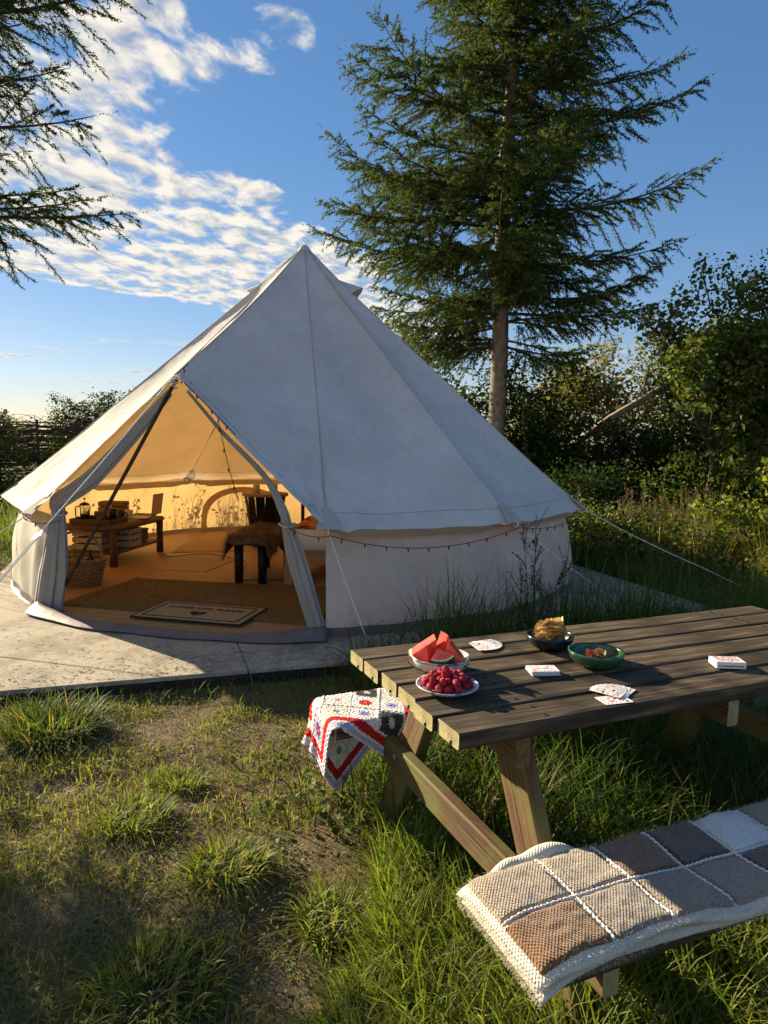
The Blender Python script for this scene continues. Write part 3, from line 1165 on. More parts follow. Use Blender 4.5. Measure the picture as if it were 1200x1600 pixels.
# rattan coffee table
RAT = Mat('brown_rattan')
v = RAT.coord('Object', (1, 1, 1))
w1 = RAT.n('ShaderNodeTexWave', wave_type='BANDS', bands_direction='DIAGONAL'); RAT.l(v, w1.inputs[0]); w1.inputs['Scale'].default_value = 42; w1.inputs['Distortion'].default_value = 1.5
RAT.base(RAT.ramp(w1.outputs[0], [(.2, (.045, .020, .008)), (.8, (.17, .085, .035))])); RAT.rough(.5, .4); RAT.bump(w1.outputs[0], .6, .004)
RAT = RAT.m
CT = np.array([-2.78, 7.14]); ca = np.array([.156, .988]); cb = np.array([-.988, .156])
cth = empty('coffee_table', (*(CT + ca * .55 + cb * .33), FZ), math.atan2(ca[1], ca[0]), 'low brown rattan coffee table with a lower shelf in the tent', 'table')
# local axes: x = along ca, y = along cb
LX, LY, TH_ = 1.12, .68, .43


def loc_part(name, VF, mat, parent, smooth=False, **k):
    return ob(name, mesh(name, VF[0], VF[1], smooth=smooth), mat, parent, **k)


loc_part('table_top', cbox((0, 0, TH_ - .035), (LX, LY, .06), .024), RAT, cth, True)
loc_part('top_inset', cbox((0, 0, TH_ - .0025), (LX - .16, LY - .16, .008), .002), surf('pale_seagrass', (.30, .21, .10), (.42, .31, .16), 60, .7, .4), cth)
loc_part('shelf', cbox((0, 0, .135), (LX - .06, LY - .06, .03), .010), RAT, cth, True)
for sx in (-1, 1):
    for sy in (-1, 1):
        x, y = sx * (LX / 2 - .05), sy * (LY / 2 - .05)
        loc_part('leg', tube([(x, y, 0), (x, y, .2), (x, y, TH_ - .03)], [.040, .036, .040], 14), RAT, cth, True)


def tpt(x, y):
    """world point from coffee-table local"""
    c0 = np.array(cth.location[:2])
    return c0 + ca * x + cb * y


GLASS = Mat('clear_glass'); GLASS.base((.9, .92, .9)); GLASS.rough(.05, .5); GLASS.b.inputs['Transmission Weight'].default_value = 1.0
GLASS.b.inputs['IOR'].default_value = 1.2
GLASS = GLASS.m
DARKW = surf('dark_brown_wood', (.05, .026, .012), (.11, .06, .03), 20, .5, .2, .002, (1, 6, 6))
MIDW = surf('rustic_box_wood', (.16, .085, .035), (.30, .17, .075), 18, .7, .4, .003, (1, 7, 7))
TZ = FZ + TH_ + .004
# tray
p0 = tpt(-.32, -.02)
tr = empty('serving_tray', (*p0, TZ), cth.rotation_euler.z, 'dark wooden tray holding jars on the rattan table', 'tray')
loc_part('tray_base', cbox((0, 0, .006), (.36, .46, .010), .003), DARKW, tr)
for cx, cy, a, b in ((.18, 0, .012, .46), (-.18, 0, .012, .46), (0, .228, .346, .012), (0, -.228, .346, .012)):
    loc_part('rim', cbox((cx, cy, .03), (a, b, .045), .003), DARKW, tr)


def thing_at(name, p, z, label, cat, rz=0, group=None):
    return empty(name, (p[0], p[1], z), rz, label, cat, group)


# cafetiere
ctz = TZ + .0135
cf = thing_at('cafetiere', tpt(-.36, .12), ctz, 'glass cafetiere with black lid and frame on the tray', 'cafetiere')
loc_part('jug', lathe([(.0, .012), (.045, .012), (.048, .02), (.048, .17), (.050, .175), (.046, .17), (.044, .02), (.0, .018)], 24), GLASS, cf, True)
loc_part('coffee', lathe([(0, .02), (.0425, .021), (.0425, .075), (0, .075)], 20), plain('dark_coffee', (.02, .01, .005), .2), cf, True)
loc_part('lid', lathe([(0, .205), (.02, .203), (.045, .19), (.053, .178), (.053, .172), (0, .172)], 24), BLACKM, cf, True)
loc_part('plunger', lathe([(0, .252), (.012, .25), (.015, .242), (.006, .234), (.003, .232), (.003, .2), (0, .2)], 12), BLACKM, cf, True)
for q in range(3):
    a = q * 2.094
    loc_part('frame_bar', tube([(.051 * math.cos(a), .051 * math.sin(a), 0), (.051 * math.cos(a), .051 * math.sin(a), .172)], .003, 6), BLACKM, cf, True)
loc_part('handle', tube([(-.05, .0, .16), (-.095, 0, .155), (-.10, 0, .10), (-.095, 0, .05), (-.05, 0, .04)], .007, 8), BLACKM, cf, True)
# jars
for k, (x, y, r, h, lid, lab) in enumerate(((-.40, -.06, .040, .10, 'wood', 'squat glass jar nearest the cafetiere on the tray'),
                                            (-.28, -.04, .038, .085, 'steel', 'short glass jar with steel lid in the tray centre'),
                                            (-.30, -.17, .034, .12, 'black', 'taller glass jar with black lid at the tray end'))):
    jr = thing_at('glass_jar', tpt(x, y), ctz, lab, 'jar', group='jars on the tray')
    loc_part('jar_body', lathe([(0, .002), (r, .002), (r, h), (r * .93, h), (r * .93, .008), (0, .008)], 20), GLASS, jr, True)
    loc_part('filling', lathe([(0, .0085), (r * .91, .0085), (r * .91, h * .6), (0, h * .62)], 16), plain('jar_filling', [(.35, .22, .10), (.5, .42, .3), (.04, .02, .01)][k], .8), jr, True)
    loc_part('lid', lathe([(0, h + .018), (r * .95, h + .018), (r * 1.02, h + .012), (r * 1.02, h - .004), (0, h - .002)], 20), {'wood': MIDW, 'steel': STEEL, 'black': BLACKM}[lid], jr, True)
# black mug, cream candle
mg = thing_at('mug', tpt(-.02, -.10), TZ, 'black mug standing beside the tray', 'mug')
loc_part('cup', lathe([(0, .004), (.036, .0), (.041, .01), (.043, .095), (.039, .095), (.037, .012), (0, .01)], 24), BLACKM, mg, True)
loc_part('handle', tube([(.04, 0, .078), (.065, 0, .075), (.07, 0, .05), (.06, 0, .026), (.04, 0, .022)], .006, 8), BLACKM, mg, True)
cn = thing_at('candle', tpt(.08, -.14), TZ, 'short cream pillar candle beside the black mug', 'candle')
loc_part('wax', lathe([(0, 0), (.044, 0), (.045, .004), (.045, .098), (.040, .10), (0, .096)], 24), plain('cream_wax', (.72, .62, .45), .5), cn, True)
loc_part('wick', tube([(0, 0, .095), (.001, 0, .108)], .0015, 5), BLACKM, cn)
# wooden box at the back of the table
bx = thing_at('wooden_box', tpt(.30, .17), TZ, 'rustic lidded wooden box at the back of the rattan table', 'box', cth.rotation_euler.z + .1)
loc_part('box_body', cbox((0, 0, .055), (.16, .30, .11), .004), MIDW, bx)
loc_part('lid', cbox((0, 0, .142), (.17, .31, .055), .012), MIDW, bx)
loc_part('clasp', cbox((-.084, 0, .115), (.008, .035, .04), .002), STEEL, bx)
# folder and book
fd = thing_at('open_folder', tpt(.22, -.19), TZ, 'pale manila folder lying on the rattan table', 'folder', cth.rotation_euler.z + .25)
loc_part('cover', cbox((0, 0, .004), (.30, .23, .007), .002), plain('manila_card', (.55, .42, .22), .7), fd)
loc_part('sheets', cbox((.006, 0, .0085), (.285, .215, .0015), .0003), plain('paper', (.68, .6, .45), .8), fd)
bk = thing_at('book', tpt(.44, -.13), TZ, 'thin dark book at the right end of the rattan table', 'book', cth.rotation_euler.z - .1)
loc_part('cover', cbox((0, 0, .008), (.17, .24, .015), .002), plain('dark_cover', (.06, .035, .02), .5), bk)
loc_part('pages', cbox((.004, 0, .008), (.168, .232, .0105), .001), plain('paper_edge', (.6, .52, .4), .8), bk)
# shelf crates and lidded basket
WHW = surf('whitewashed_wood', (.34, .29, .21), (.50, .45, .36), 22, .75, .3, .002, (1, 6, 6))
SZ = FZ + .1515


def crate(p, rz, lab, size=(.24, .34, .19)):
    r = thing_at('slatted_crate', p, SZ, lab, 'crate', rz, 'crates on the table shelf')
    sx, sy, sz = size
    loc_part('base', cbox((0, 0, .006), (sx, sy, .012), .002), WHW, r)
    for q in range(3):
        z = .035 + q * (sz - .03) / 2.35
        for s in (-1, 1):
            loc_part('slat', cbox((s * (sx / 2 - .006), 0, z), (.010, sy, .05), .002), WHW, r)
            loc_part('slat', cbox((0, s * (sy / 2 - .006), z), (sx - .026, .010, .05), .002), WHW, r)
    for a in (-1, 1):
        for b in (-1, 1):
            loc_part('post', cbox((a * (sx / 2 - .022), b * (sy / 2 - .022), sz / 2 + .006), (.02, .02, sz - .014), .002), WHW, r)
    loc_part('hand_slot', cbox((-sx / 2 - .0005, 0, sz - .045), (.003, .09, .022), .001), BLACKM, r)
    return r


crate(tpt(-.04, -.12), cth.rotation_euler.z, 'whitewashed slatted crate in the middle of the table shelf')
crate(tpt(-.33, .05), cth.rotation_euler.z, 'whitewashed slatted crate at the near end of the table shelf')
lb = thing_at('lidded_basket', tpt(.30, -.04), SZ, 'brown lidded box with a loop handle on the table shelf', 'basket', cth.rotation_euler.z)
loc_part('basket_body', cbox((0, 0, .06), (.26, .30, .115), .01), MIDW, lb)
loc_part('lid', cbox((0, 0, .128), (.275, .315, .022), .008), RAT, lb)
loc_part('handle', tube([(0, -.05, .135), (0, -.045, .17), (0, 0, .19), (0, .045, .17), (0, .05, .135)], .007, 8), DARKW, lb, True)

# big wicker basket by the door
WICK = surf('pale_wicker', (.20, .115, .045), (.42, .27, .12), 70, .6, .4, .003)
bp = np.array([-2.80, 6.30])
wb = thing_at('wicker_basket', bp, FZ, 'large oval wicker basket with a hoop handle by the door flap', 'basket')
stakes = 26
rows_ = []
for q in range(15):
    z = .012 + q * .0155
    ph = np.linspace(0, 2 * np.pi, 156, endpoint=False)
    fl_ = .80 + .20 * (q / 14.) ** .8
    w = .007 * np.sin(ph * stakes / 2 + (q % 2) * np.pi)
    P = np.stack([(.245 * fl_ + w) * np.cos(ph), (.185 * fl_ + w) * np.sin(ph), z + .003 * np.sin(ph * 3 + q)], -1)
    rows_.append(tube(P, .0075, 5, True))
loc_part('weave', join(rows_), WICK, wb, True, kind='stuff')
st_ = []
for q in range(stakes):
    a = q * 2 * np.pi / stakes
    st_.append(tube([(.245 * .8 * math.cos(a), .185 * .8 * math.sin(a), .0), (.245 * math.cos(a), .185 * math.sin(a), .235)], .005, 5))
loc_part('stakes', join(st_), WICK, wb, True, kind='stuff')
ph = np.linspace(0, 2 * np.pi, 200, endpoint=False)
for off in (0, np.pi):
    P = np.stack([(.25 + .011 * np.cos(ph * 18 + off)) * np.cos(ph), (.19 + .011 * np.cos(ph * 18 + off)) * np.sin(ph), .240 + .011 * np.sin(ph * 18 + off)], -1)
    loc_part('rim_braid', tube(P, .010, 6, True), WICK, wb, True)
for off in (0, np.pi):
    a = np.linspace(0, math.pi, 60)
    P = np.stack([.235 * np.cos(a), .010 * np.sin(a * 24 + off), .225 + .27 * np.sin(a) + .006 * np.cos(a * 24 + off)], -1)
    loc_part('handle', tube(P, .009, 6), WICK, wb, True)
loc_part('basket_floor', lathe([(0, .008), (.17, .008), (.17, .002), (0, .002)], 24), WICK, wb)
sh = thing_at('bottle', bp + np.array([.11, .02]), FZ + .009, 'black bottle with a white band standing in the wicker basket', 'bottle')
loc_part('glass_body', lathe([(0, 0), (.036, 0), (.038, .01), (.038, .19), (.030, .23), (.014, .26), (.013, .31), (0, .312)], 20), BLACKM, sh, True)
loc_part('band', lathe([(.0385, .10), (.0392, .101), (.0392, .15), (.0385, .151)], 20), plain('white_label', (.7, .7, .68)), sh, True)
tw = thing_at('kindling_log', bp + np.array([-.06, .0]), FZ + .0115, 'short split log lying in the wicker basket', 'log')
for q in range(4):
    y = -.09 + q * .05
    loc_part('split_wood', tube([(-.13, y, .05 + .03 * (q % 2)), (0, y + .006, .055 + .03 * (q % 2)), (.12, y, .05 + .03 * (q % 2))], [.026, .028, .025], 6), MIDW, tw)

# bench with sheepskin at the foot of the bed
bn = thing_at('bench', np.array([-1.19, 6.90]), FZ, 'dark bench with thick black legs at the foot of the bed', 'bench', R_(-8))
loc_part('seat', cbox((0, 0, .395), (.36, 1.0, .045), .008), DARKW, bn)
BLKW = plain('black_stained_wood', (.010, .009, .009), .5, .3)
for sx in (-1, 1):
    for sy in (-1, 1):
        loc_part('leg', tube([(sx * .115, sy * .42, 0), (sx * .115, sy * .42, .2), (sx * .115, sy * .42, .374)], [.040, .042, .044], 14), BLKW, bn, True)
sk = thing_at('sheepskin', np.array([-1.19, 6.86]), FZ + .419, 'shaggy brown sheepskin draped over the dark bench', 'sheepskin', R_(-8))


def skin_f(U, W):
    x = (U - .5) * .62; y = (W - .5) * 1.0
    wob = 1 + .10 * np.sin(W * 17) + .06 * np.sin(W * 31 + 1)
    x = x * wob
    over = np.maximum(np.abs(x) - .175, 0)
    z = .035 - over * 1.0 + .012 * np.sin(x * 25) * np.cos(y * 13)
    xx = np.sign(x) * (np.minimum(np.abs(x), .175) + over * .22 + .02)
    ov2 = np.maximum(-y - .45, 0)
    z = z - ov2 * 1.1
    return np.stack([xx, np.maximum(y, -.47 - ov2 * .4) - .03, z], -1)


V, F = grid(skin_f, 24, 36)
o = loc_part('hide', (V, F), surf('hide', (.10, .065, .035), (.2, .14, .08), 20, .9, .3), sk, True)
o.modifiers.new('thick', 'SOLIDIFY').thickness = .012
n = 16000
U, W = rng.random(n), rng.random(n)
P = skin_f(U, W); e_ = 1e-3
Nn = np.cross(skin_f(U + e_, W) - P, skin_f(U, W + e_) - P); Nn /= np.linalg.norm(Nn, axis=1, keepdims=True) + 1e-9
Nn *= np.sign(Nn[:, 2:3] + 1e-6)
cl = fbm(P, 22, 2, 4)[:, None] * np.array([[.8, .6, 0]])
D = Nn + cl + rng.normal(0, .25, (n, 3)) + np.array([[0, -.5, -.25]])
S = np.stack([np.full(n, 1.0), np.ones(n), rng.uniform(.035, .065, n)], -1)
TVf = np.array([[-.0016, 0, 0], [.0016, 0, 0], [.0012, .12 * 0, .6], [0, 0, 1.0]]); TFf = np.array([[0, 1, 2], [0, 2, 3]])
V, F = scatter_template(TVf, TFf, P, frames(D), S)
cc = np.array([[.42, .30, .18]]) * (1 + .5 * fbm(P, 9, 2, 8))[:, None] * rng.uniform(.6, 1.3, (n, 1))
o = ob('wool', mesh('wool', V, F, col=np.clip(cc, .01, 1).repeat(4, 0)), DRY, sk, kind='stuff')

# bed
bd = thing_at('bed', np.array([-.10, 7.35]), FZ, 'low oak framed bed with white mattress right of the door', 'bed', R_(-6))
OAK = surf('oak', (.30, .165, .065), (.44, .27, .12), 10, .5, .25, .002, (2, 8, 8))
for sx in (-1, 1):
    for sy in (-1, 1):
        loc_part('leg', cbox((sx * .70, sy * .90, .15), (.085, .085, .30), .005), OAK, bd)
loc_part('rail', cbox((0, -.905, .25), (1.31, .03, .12), .004), OAK, bd)
loc_part('rail', cbox((0, .905, .25), (1.31, .03, .12), .004), OAK, bd)
for sx in (-1, 1):
    loc_part('rail', cbox((sx * .705, 0, .25), (.03, 1.71, .12), .004), OAK, bd)
WHITE = surf('white_cotton', (.60, .56, .55), (.72, .69, .68), 6, .9, .4, .01)
mt = loc_part('mattress', cbox((0, 0, .41), (1.44, 1.86, .20), .04), WHITE, bd, True)
bl = thing_at('bed_throw', np.array([-.12, 7.30]), FZ + .515, 'rumpled orange and red throw on the bed', 'blanket', R_(-6))


def throw_f(U, W):
    x = (U - .5) * 1.50; y = (W - .5) * 1.5
    over = np.maximum(np.abs(x) - .70, 0)
    z = .014 + .03 * np.abs(fbm(np.stack([x, y, x * 0], -1), 3.5, 3, 2)) - over * 2.0
    return np.stack([np.sign(x) * (np.minimum(np.abs(x), .715) + over * .2 + .01 * (over > 0)), y, z], -1)


M = Mat('orange_throw'); v = M.coord('Object')
f = M.noise(v, 5, 3, .5)
M.base(M.ramp(f, [(.40, (.55, .30, .09)), (.52, (.42, .045, .02)), (.60, (.65, .42, .18))], 'CONSTANT')); M.rough(.95, .05); M.bump(M.noise(v, 120, 2), .6, .005)
o = loc_part('cloth', grid(throw_f, 40, 40), M.m, bl, True)
o.modifiers.new('thick', 'SOLIDIFY').thickness = .012

# half-round side table with black slats
stb = thing_at('side_table', np.array([-1.50, 8.75]), FZ, 'side table with pale round top on black splayed slats', 'table')
loc_part('table_top', lathe([(0, .64), (.285, .64), (.29, .648), (.29, .668), (.285, .675), (0, .675)], 40), OAK, stb, True)
for q in range(12):
    a = q * 2 * np.pi / 12
    V, F = cbox((0, 0, 0), (.012, .075, .66), .002, rotm(0, R_(9), 0))
    V = V + np.array([.20, 0, .322]); V = V @ rotm(0, 0, a).T
    loc_part('slat', (V, F), BLKW, stb)
for z, r in ((.46, .232), (.38, .219), (.06, .168)):
    pa = np.linspace(0, 2 * np.pi, 48, endpoint=False)
    loc_part('hoop', tube(np.stack([r * np.cos(pa), r * np.sin(pa), np.full(48, z)], -1), .007, 6, True), BLKW, stb, True)
for k, (dx, dy, r, h) in enumerate(((-.10, -.05, .042, .11), (.13, -.10, .042, .125))):
    cn = thing_at('candle', np.array([-1.50 + dx, 8.75 + dy]), FZ + .6755, ['white pillar candle on the left of the side table', 'taller white pillar candle on the right of the side table'][k], 'candle', group='candles on the side table')
    loc_part('wax', lathe([(0, 0), (r, 0), (r, h), (r * .9, h + .003), (0, h - .004)], 24), plain('white_wax', (.66, .58, .46), .5), cn, True)
    loc_part('wick', tube([(0, 0, h - .005), (.001, 0, h + .01)], .0015, 5), BLACKM, cn)
# cable on the floor
P = np.array([(-2.55, 7.95), (-2.40, 7.75), (-2.2, 7.98), (-2.0, 8.02), (-1.5, 7.6), (-1.43, 6.9), (-1.38, 6.58), (-1.0, 6.62), (-.9, 6.75), (-.7, 6.9)])
tt = np.linspace(0, len(P) - 1, 80)
PX = np.stack([np.interp(tt, range(len(P)), P[:, 0]), np.interp(tt, range(len(P)), P[:, 1]), np.full(80, FZ + .0125)], -1)
kk = np.ones(5) / 5
for d_ in (0, 1):
    PX[2:-2, d_] = np.convolve(PX[:, d_], kk, 'valid')
V, F = tube(PX, .005, 5)
o = ob('power_cable', mesh('power_cable', V, F, smooth=True), BLACKM, label='thin black power cable lying across the tent floor', cat='cable')

# ------------------------------------------------------------------ picnic table
TY = .4076; T0 = np.array([-.1025, 2.2775])
TU = np.array([math.cos(TY), math.sin(TY)]); TVv = np.array([math.sin(TY), -math.cos(TY)])


def tw_(u, v_):
    return T0 + TU * u + TVv * v_


# local table frame: x = u, y = -v
pt = empty('picnic_table', (T0[0], T0[1], 0), TY, 'weathered brown wooden picnic table with attached benches on the grass', 'table')
TOPZ = .793; PT_L = 1.88; pitch = .735 / 6


def lplank(name, L, w, t, c, mats, parent, rz=0, tilt=None, seed=0, bev=.005, nseg=26):
    """plank along local x, subdivided, slightly uneven, end faces use mats[1]"""
    xs = np.linspace(-L / 2, L / 2, nseg + 1)
    sec = np.array([(-w / 2 + bev, t / 2), (w / 2 - bev, t / 2), (w / 2, t / 2 - bev), (w / 2, -t / 2 + bev), (w / 2 - bev, -t / 2), (-w / 2 + bev, -t / 2), (-w / 2, -t / 2 + bev), (-w / 2, t / 2 - bev)])
    V = np.zeros((nseg + 1, 8, 3)); V[:, :, 0] = xs[:, None]; V[:, :, 1] = sec[None, :, 0]; V[:, :, 2] = sec[None, :, 1]
    Vf = V.reshape(-1, 3)
    q = vnoise(Vf * np.array([3, 14, 14]) + seed * 7.3, 1.0, seed % 11)
    Vf[:, 1] += .0016 * q; Vf[:, 2] += .0012 * vnoise(Vf * np.array([5, 9, 9]) + 3 + seed, 1., 2)
    F = []
    for a in range(nseg):
        for b in range(8):
            F.append((a * 8 + b, a * 8 + (b + 1) % 8, (a + 1) * 8 + (b + 1) % 8, (a + 1) * 8 + b))
    F = [f[::-1] for f in F]
    F.append(tuple(range(8))); F.append(tuple(range(nseg * 8, nseg * 8 + 8))[::-1])
    me = mesh(name, Vf, [tuple(reversed(f)) for f in F])
    for m in mats:
        me.materials.append(m)
    me.polygons[len(F) - 1].material_index = 1 if len(mats) > 1 else 0
    me.polygons[len(F) - 2].material_index = 1 if len(mats) > 1 else 0
    o = bpy.data.objects.new(name, me); COL.objects.link(o); o.parent = parent
    o.location = c
    o.rotation_euler = tilt if tilt is not None else (0, 0, rz)
    return o


RUST = surf('rusty_screw', (.02, .013, .009), (.06, .032, .018), 300, .8, .2)
for k in range(6):
    dl = rng.uniform(-.006, .006)
    o = lplank('plank', PT_L, pitch - .013, .043, (PT_L / 2 + dl, -(k + .5) * pitch, TOPZ - .0215 - abs(rng.normal(0, .0012))), (TOPWOOD, ENDGRAIN), pt, seed=k, rz=rng.normal(0, .0012))
    # nail/bolt hole seen in the end of each plank
    V, F = lathe([(0, .0), (.005, .0), (.006, .0015), (.006, -.002)], 10)
    for xx in (.27, PT_L - .27):
        for s in (-.028, .028):
            b = ob('screw_head', mesh('screw_head', V, F), RUST, o)
            b.location = (xx - PT_L / 2, s, .0222)
    V, F = cbox((0, 0, 0), (.004, .0075, .012), .001)
    b = ob('bolt_notch', mesh('bolt_notch', V, F), BLACKM, o); b.location = (-PT_L / 2 - .0005, -.014, -.014)
BZ = .455
for k, (v0, v1) in enumerate(((.872, .984), (.995, 1.107), (-.41, -.277), (-.265, -.132))):
    lplank('seat_plank', PT_L, v1 - v0, .042, (PT_L / 2 + rng.uniform(-.005, .005), -(v0 + v1) / 2, BZ - .021), (TOPWOOD, ENDGRAIN), pt, seed=20 + k)
vc = .735 / 2
for fu in (.245, PT_L - .245):
    inner = 1 if fu < 1 else -1
    # legs splay outward
    for s in (-1, 1):
        top = np.array([fu, -(vc + s * .20), TOPZ - .046]); bot = np.array([fu, -(vc + s * .60), -.03])
        mid = (top + bot) / 2; L = np.linalg.norm(top - bot)
        d = (bot - top) / L
        ang = math.atan2(d[2], d[1])
        o = lplank('leg', L, .125, .045, tuple(mid), (LEGWOOD, ENDGRAIN), pt, tilt=None, seed=30 + s + int(fu * 3))
        # local x -> d, local z -> table x
        X = Vector(d); Z = Vector((1, 0, 0)); Yv = Z.cross(X)
        o.rotation_euler = Matrix((X, Yv, Z)).transposed().to_euler()
    # seat bearer outside the legs, top batten inside
    o = lplank('seat_bearer', 1.40, .095, .043, (fu - inner * .0455, -vc, BZ - .042 - .050), (LEGWOOD, ENDGRAIN), pt, seed=40 + int(fu))
    o.rotation_euler = Matrix((Vector((0, 1, 0)), Vector((0, 0, 1)), Vector((1, 0, 0)))).transposed().to_euler()
    o = lplank('top_batten', .70, .080, .043, (fu - inner * .0455, -vc, TOPZ - .0445 - .041), (LEGWOOD, LEGWOOD), pt, seed=50 + int(fu))
    o.rotation_euler = Matrix((Vector((0, 1, 0)), Vector((0, 0, 1)), Vector((1, 0, 0)))).transposed().to_euler()
    for s in (-1, 1):
        V, F = tube([(fu - inner * .074, -(vc + s * .375), .38), (fu - inner * .060, -(vc + s * .375), .38)], .011, 8)
        ob('bolt_head', mesh('bolt_head', V, F), STEEL, pt)
o = lplank('top_batten', .70, .08, .043, (PT_L / 2, -vc, TOPZ - .0445 - .041), (LEGWOOD, ENDGRAIN), pt, seed=55)
o.rotation_euler = Matrix((Vector((0, 1, 0)), Vector((0, 0, 1)), Vector((1, 0, 0)))).transposed().to_euler()
#@@NEXT
# ------------------------------------------------------------------ knitted patchwork blanket on the near bench
def yarn(name, c1, c2, sc=1.0):
    """speckled knitted wool with a moss-stitch relief"""
    M = Mat(name)
    v = M.coord('Object')
    sp = M.noise(v, 260, 2, .7)
    lo = M.noise(v, 9, 3, .5)
    c = M.ramp(sp, [(.32, c1), (.66, c2)])
    c = M.mix(M.ramp(lo, [(.35, (.25, .25, .25)), (.65, (0, 0, 0))]), c, tuple(np.array(c1) * .8))
    M.base(c); M.rough(.95, .05)
    # moss stitch: rows of small raised loops, a little uneven
    wv = M.n('ShaderNodeSeparateXYZ'); M.l(v, wv.inputs[0])
    jit = M.mth('MULTIPLY', M.noise(v, 25, 2), 6.0)
    sx = M.mth('SINE', M.mth('ADD', M.mth('MULTIPLY', wv.outputs[0], 760.), jit)); sy = M.mth('SINE', M.mth('ADD', M.mth('MULTIPLY', wv.outputs[1], 640.), jit))
    M.bump(M.mth('ADD', M.mth('MULTIPLY', M.mth('MULTIPLY', sx, sy), .5), M.mth('MULTIPLY', sp, .9)), .65, .0036)
    M.b.inputs['Sheen Weight'].default_value = .35
    M.b.inputs['Sheen Roughness'].default_value = .6
    return M.m


Y = {'beige': yarn('oatmeal_wool', (.15, .11, .07), (.47, .385, .28)), 'grey': yarn('grey_brown_wool', (.12, .09, .066), (.38, .31, .235)),
     'rust': yarn('rust_brown_wool', (.075, .030, .009), (.26, .125, .042)), 'dark': yarn('dark_brown_wool', (.035, .020, .014), (.12, .075, .052)),
     'white': yarn('white_wool', (.60, .58, .55), (.82, .80, .77)), 'cream': yarn('cream_wool', (.50, .45, .35), (.74, .69, .58))}
KN = empty('knitted_blanket', (*tw_(.5, 1.0), BZ), TY, 'folded brown and cream knitted patchwork blanket on the near bench', 'blanket')
KC = np.array([.5, 1.0])


def kz(u, v_):
    """height of the blanket's upper surface above the seat, and its droop past the bench edge"""
    base = .038 + .006 * np.sin(u * 5 + 1) * np.sin(v_ * 8) + .005 * fbm(np.stack([u, v_, u * 0], -1), 6, 3, 3)
    near = np.maximum(v_ - 1.105, 0); far = np.maximum(.885 - v_, 0); end = np.maximum(.035 - u, 0)
    return base - near * near * 2.0 - near * .05 - far * far * 3 - end * end * 3 - end * .08


def kedge(u):
    """outline of the folded stack: far and near v at u"""
    return .832 + .006 * np.sin(u * 13), 1.132 + .014 * np.clip(u * 2, 0, 1) + .008 * np.sin(u * 9 + 2)


KU0, KU1 = -.045, 1.30


def kloc(u, v_, z):
    return np.stack([u - KC[0], -(v_ - KC[1]), z], -1)


def kslab(zt, th, inset, seed):
    """one folded layer: rounded-edge slab following kz"""
    prof = [(-1, 0), (-.985, .28), (-.955, .5)]
    S = []
    cr = np.array([(0, -.5), (0, -.35), (0.004, 0), (0.0, .35), (.012, .5)])
    def f(U, W):
        u = KU0 + inset + (KU1 - KU0 - 2 * inset) * U
        f0, n0 = kedge(u)
        f0 = f0 + inset * .8 + .006 * np.sin(u * 21 + seed); n0 = n0 - inset * .6 + .006 * np.sin(u * 17 + seed)
        # W goes round the section: 0..1 closed loop
        a = W * 2 * np.pi
        ex = np.sign(np.cos(a)) * np.abs(np.cos(a)) ** .10
        ez = np.sign(np.sin(a)) * np.abs(np.sin(a)) ** .40
        v_ = (f0 + n0) / 2 + (n0 - f0) / 2 * ex
        endr = np.clip(np.minimum(U, 1 - U) * (KU1 - KU0) / .012, 0, 1) ** .5
        z = kz(u, v_) + zt - th / 2 + th / 2 * ez * endr
        return kloc(u, v_, z)
    V, F = grid(f, 110, 60)
    return V, F


top = loc_part('top_layer', kslab(.004, .017, 0, 0), Y['cream'], KN, True)
loc_part('under_layer', kslab(-.0145, .0195, .005, 2), Y['cream'], KN, True)
# rolled underside showing at the far corner
P = np.array([(.03, .845, .018), (.10, .825, .030), (.18, .818, .034), (.26, .822, .026), (.34, .835, .012)])
tt = np.linspace(0, 4, 24)
PP = np.stack([np.interp(tt, range(5), P[:, k]) for k in range(3)], -1)
PP[:, 2] += .008 * np.sin(tt * 3)
PL = kloc(PP[:, 0], PP[:, 1], PP[:, 2] - .002)
loc_part('rolled_fold', tube(PL, .012 + .016 * np.sin(np.linspace(.15, math.pi - .15, 24)), 14), Y['cream'], KN, True)
ulin = [-.034, .156, .318, .481, .648, .82, .99, 1.16, 1.29]
far_c = ['beige', 'beige', 'rust', 'dark', 'white', 'grey', 'dark', 'beige']
near_c = ['rust', 'grey', 'grey', 'grey', 'dark', 'grey', 'beige', 'white']
for row, (cs) in enumerate((far_c, near_c)):
    for k, cn_ in enumerate(cs):
        u0, u1 = ulin[k] + .0055, ulin[k + 1] - .0055
        def f(U, W, u0=u0, u1=u1, row=row):
            u = u0 + (u1 - u0) * U
            fe, ne = kedge(u)
            va, vb = (fe + .009, .990 - .0055) if row == 0 else (.990 + .0055, ne - .013)
            v_ = va + (vb - va) * W
            e = np.minimum(np.minimum(U, 1 - U), np.minimum(W, 1 - W))
            puff = .0120 + .0026 * np.clip(e * 9, 0, 1) ** .5 - .004 * (e < 1e-6)
            z = kz(u, v_) + puff - .010 * (e < 1e-6) + .0018 * fbm(np.stack([u, v_, u * 0], -1), 60, 2, 4)
            return kloc(u, v_ + .002 * np.sin(u * 40 + row), z - .0005)
        loc_part('knitted_square', grid(f, 30, 30), Y[cn_], KN, True)
